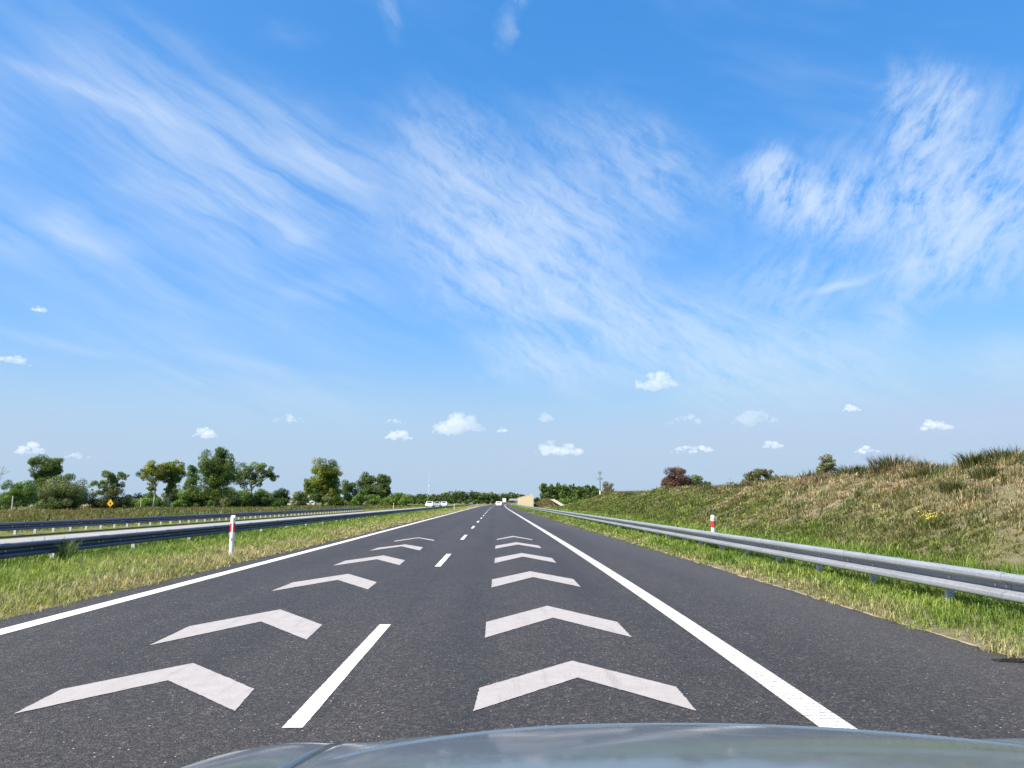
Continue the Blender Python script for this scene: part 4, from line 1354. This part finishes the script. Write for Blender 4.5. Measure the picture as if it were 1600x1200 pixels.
def sheet(name, s0, s1, ns, y0, y1, ny, mat, parent, edge=True):
    s = np.linspace(s0, s1, ns)
    y = np.linspace(y0, y1, ny)
    SX, SY = np.meshgrid(s, y)
    SYs = SY - .22 * SX ** 2 * sst(SY, y0, y1)
    SZ = hood_z(SX, SYs)
    if edge:                                                            # folded edges along the gaps
        fold = np.minimum(np.abs(SX - s0), np.abs(SX - s1))
        SZ = SZ - .02 * (fold < 1e-6)
    V = np.stack([SX, SYs - 2.2, SZ], -1).reshape(-1, 3)
    idx = np.arange(SX.size).reshape(SX.shape)
    F = np.stack([idx[:-1, :-1], idx[:-1, 1:], idx[1:, 1:], idx[1:, :-1]], -1).reshape(-1, 4)
    me = np_mesh(name, V, F, mat)
    me.polygons.foreach_set('use_smooth', [True] * len(me.polygons))
    return link(name, me, parent)


sheet('bonnet', -.672, .672, 170, .60, 2.20, 420, 'silver_blue_paint', own)
for s in (-1, 1):
    a, b_ = (.679, .925) if s > 0 else (-.925, -.679)
    wing = sheet('wing', a, b_, 44, .45, 2.2, 100, 'silver_blue_paint', own)
    sd = MB()
    ys_ = np.linspace(.45, 2.2, 24)
    sxv = s * .925
    top_z = hood_z(np.full(24, sxv), ys_ - .22 * .925 ** 2 * sst(ys_, .45, 2.2)) - .02
    pts = []
    for q in range(24):
        yy = ys_[q] - .22 * .925 ** 2 * sst(ys_[q], .45, 2.2) - 2.2
        arch = .36 + .0 if abs(yy + .62) > .38 else .33 + math.sqrt(max(0, .38 ** 2 - (yy + .62) ** 2))
        pts += [(sxv, yy, top_z[q]), (sxv + s * .012, yy, top_z[q] * .8 + arch * .2), (sxv - s * .01, yy, arch)]
    sd.poly(pts, [(3 * i + j, 3 * i + 3 + j, 3 * i + 4 + j, 3 * i + 1 + j)[::s] for i in range(23) for j in range(2)])
    sd.build('wing_side', 'silver_blue_paint', wing, smooth=True)
    wl = MB().tube([(s * .68, -.62, .32), (s * .90, -.62, .32)], .32, 24).build('wheel', 'tyre_rubber', own)
    MB().tube([(s * .86, -.62, .32), (s * .908, -.62, .32)], .22, 18).build('rim', 'alloy', wl)
    MB().prism([(s * .45, -.06), (s * .82, -.20), (s * .88, -.34), (s * .70, -.22), (s * .48, -.14)][::s], 'z', .56, .66).build('headlight', 'clear_lamp', own)
nose = MB()
fs_ = np.linspace(-.9, .9, 30)
pp = []
for q in fs_:
    yq = 2.2 - .22 * q * q - 2.2
    zt_ = float(hood_z(np.array([q]), np.array([2.2 - .22 * q * q]))[0])
    for (dy_, zz) in ((.0, zt_ - .012), (.03, zt_ - .1), (.06, .48), (.05, .34), (.0, .22)):
        pp.append((q, yq + dy_, zz))
nose.poly(pp, [(5 * i + j, 5 * i + j + 1, 5 * i + j + 6, 5 * i + j + 5) for i in range(29) for j in range(4)])
nose.build('bumper', 'silver_blue_paint', own, smooth=True)
MB().box(-.45, .45, .045, .075, .40, .54).build('grille', 'dark_film', own)
MB().box(-.86, .86, -1.78, -1.62, .55, .985).build('scuttle', 'dark_film', own)

# ------------------------------------------------------------------ clouds: bodies of vapour at about 900 m
CLOUDS = [  # u, v, half width, half height (photo px), label
    (62, 482, 10, 6, 'small bright cloud puff alone in the blue at the middle left'),
    (14, 561, 23, 9, 'flat white cloud cut by the left edge of the picture'),
    (47, 701, 16, 10, 'white puff cloud low above the leftmost trees'),
    (122, 711, 14, 6, 'faint small cloud right of the tall dark tree'),
    (320, 677, 17, 10, 'white cloud puff above the big dense tree'),
    (452, 654, 24, 7, 'flat grey cloud left of the middle over the lone tree'),
    (615, 658, 17, 5, 'small grey cloud streak just above a white puff near the middle'),
    (622, 679, 20, 11, 'white puff cloud left of the largest middle cloud'),
    (716, 661, 33, 18, 'largest white cloud above the vanishing road'),
    (785, 671, 8, 6, 'tiny cloud puff just right of the largest middle cloud'),
    (853, 652, 12, 9, 'faint grey cloud between the middle clouds'),
    (872, 699, 34, 15, 'white cloud lowest above the noise wall'),
    (1022, 592, 27, 18, 'round white cloud standing highest right of the middle'),
    (1075, 655, 33, 9, 'broken flat cloud below the round white cloud'),
    (1177, 650, 27, 13, 'white heap cloud right of the broken flat cloud'),
    (1085, 701, 35, 8, 'long low cloud above the reddish brown tree'),
    (1206, 694, 15, 8, 'small cloud over the olive ridge shrub'),
    (1330, 637, 11, 7, 'small cloud puff high above the slim ridge tree'),
    (1463, 663, 21, 10, 'white cloud puff above the dry ridge on the right'),
    (1355, 703, 16, 6, 'low white cloud just above the ridge on the right')]


def cloud(u, v, hw, hh, label, seed):
    thin = .45 if any(q in label for q in ('grey', 'faint', 'broken')) else 1.0
    hw, hh = (hw * 1.25, hh * 1.2) if hh >= 13 else (hw * 1.1, hh * 1.05)
    r = random.Random(seed)
    d = aim(u, v)
    dist = 900 / d.z
    c = d * dist + Vector((0, 0, CAM_H))
    k = dist / 1200 / max(.9, 1.0)
    k = c.length / 1200 * .99
    w, h = hw * k, hh * k
    import bmesh
    bm = bmesh.new()
    n = 26
    from mathutils import Matrix
    for i in range(n):
        t = r.uniform(-1, 1)
        env = (1 - abs(t) ** 1.7)
        rr = h * r.choice((.16, .22, .3, .42)) * (.5 + .7 * env)
        x = t * (w - rr * .6)
        z = -h * .55 + env * r.uniform(0, 1.15) * h
        y = r.uniform(-.5, .5) * w * .6
        M = Matrix.Translation((x, y, z)) @ Matrix.Diagonal((rr * r.uniform(1.1, 1.7), rr * r.uniform(1, 1.5), rr * r.uniform(.75, 1.0), 1))
        bmesh.ops.create_icosphere(bm, subdivisions=3, radius=1.0, matrix=M)
    me = bpy.data.meshes.new('cloud')
    bm.to_mesh(me)
    bm.free()
    bk = 'cloud_vapour_%d_%d' % (round(math.log(h, 1.35)), thin * 10)
    if bk not in MATS:
        cloud_mat(bk, 0.42 * thin / 1.35 ** round(math.log(h, 1.35)))
    me.materials.append(MATS[bk])
    o = link('cloud', me, None, c)
    o.rotation_euler = (0, 0, -math.atan2(d.x, d.y))
    tag(o, label, 'cloud', 'small fair weather clouds near the horizon')
    rm = o.modifiers.new('merge', 'REMESH')
    rm.mode = 'VOXEL'
    rm.voxel_size = max(h * .05, 1.5)
    tx = bpy.data.textures.new('cloud_noise', 'CLOUDS')
    tx.noise_scale = h * .28
    tx.noise_depth = 4
    dm = o.modifiers.new('billow', 'DISPLACE')
    dm.texture = tx
    dm.texture_coords = 'LOCAL'
    dm.strength = h * .55
    dm.mid_level = .5
    return o


for i, (u, v, hw, hh, lab) in enumerate(CLOUDS):
    cloud(u, v, hw, hh, lab, 200 + i)
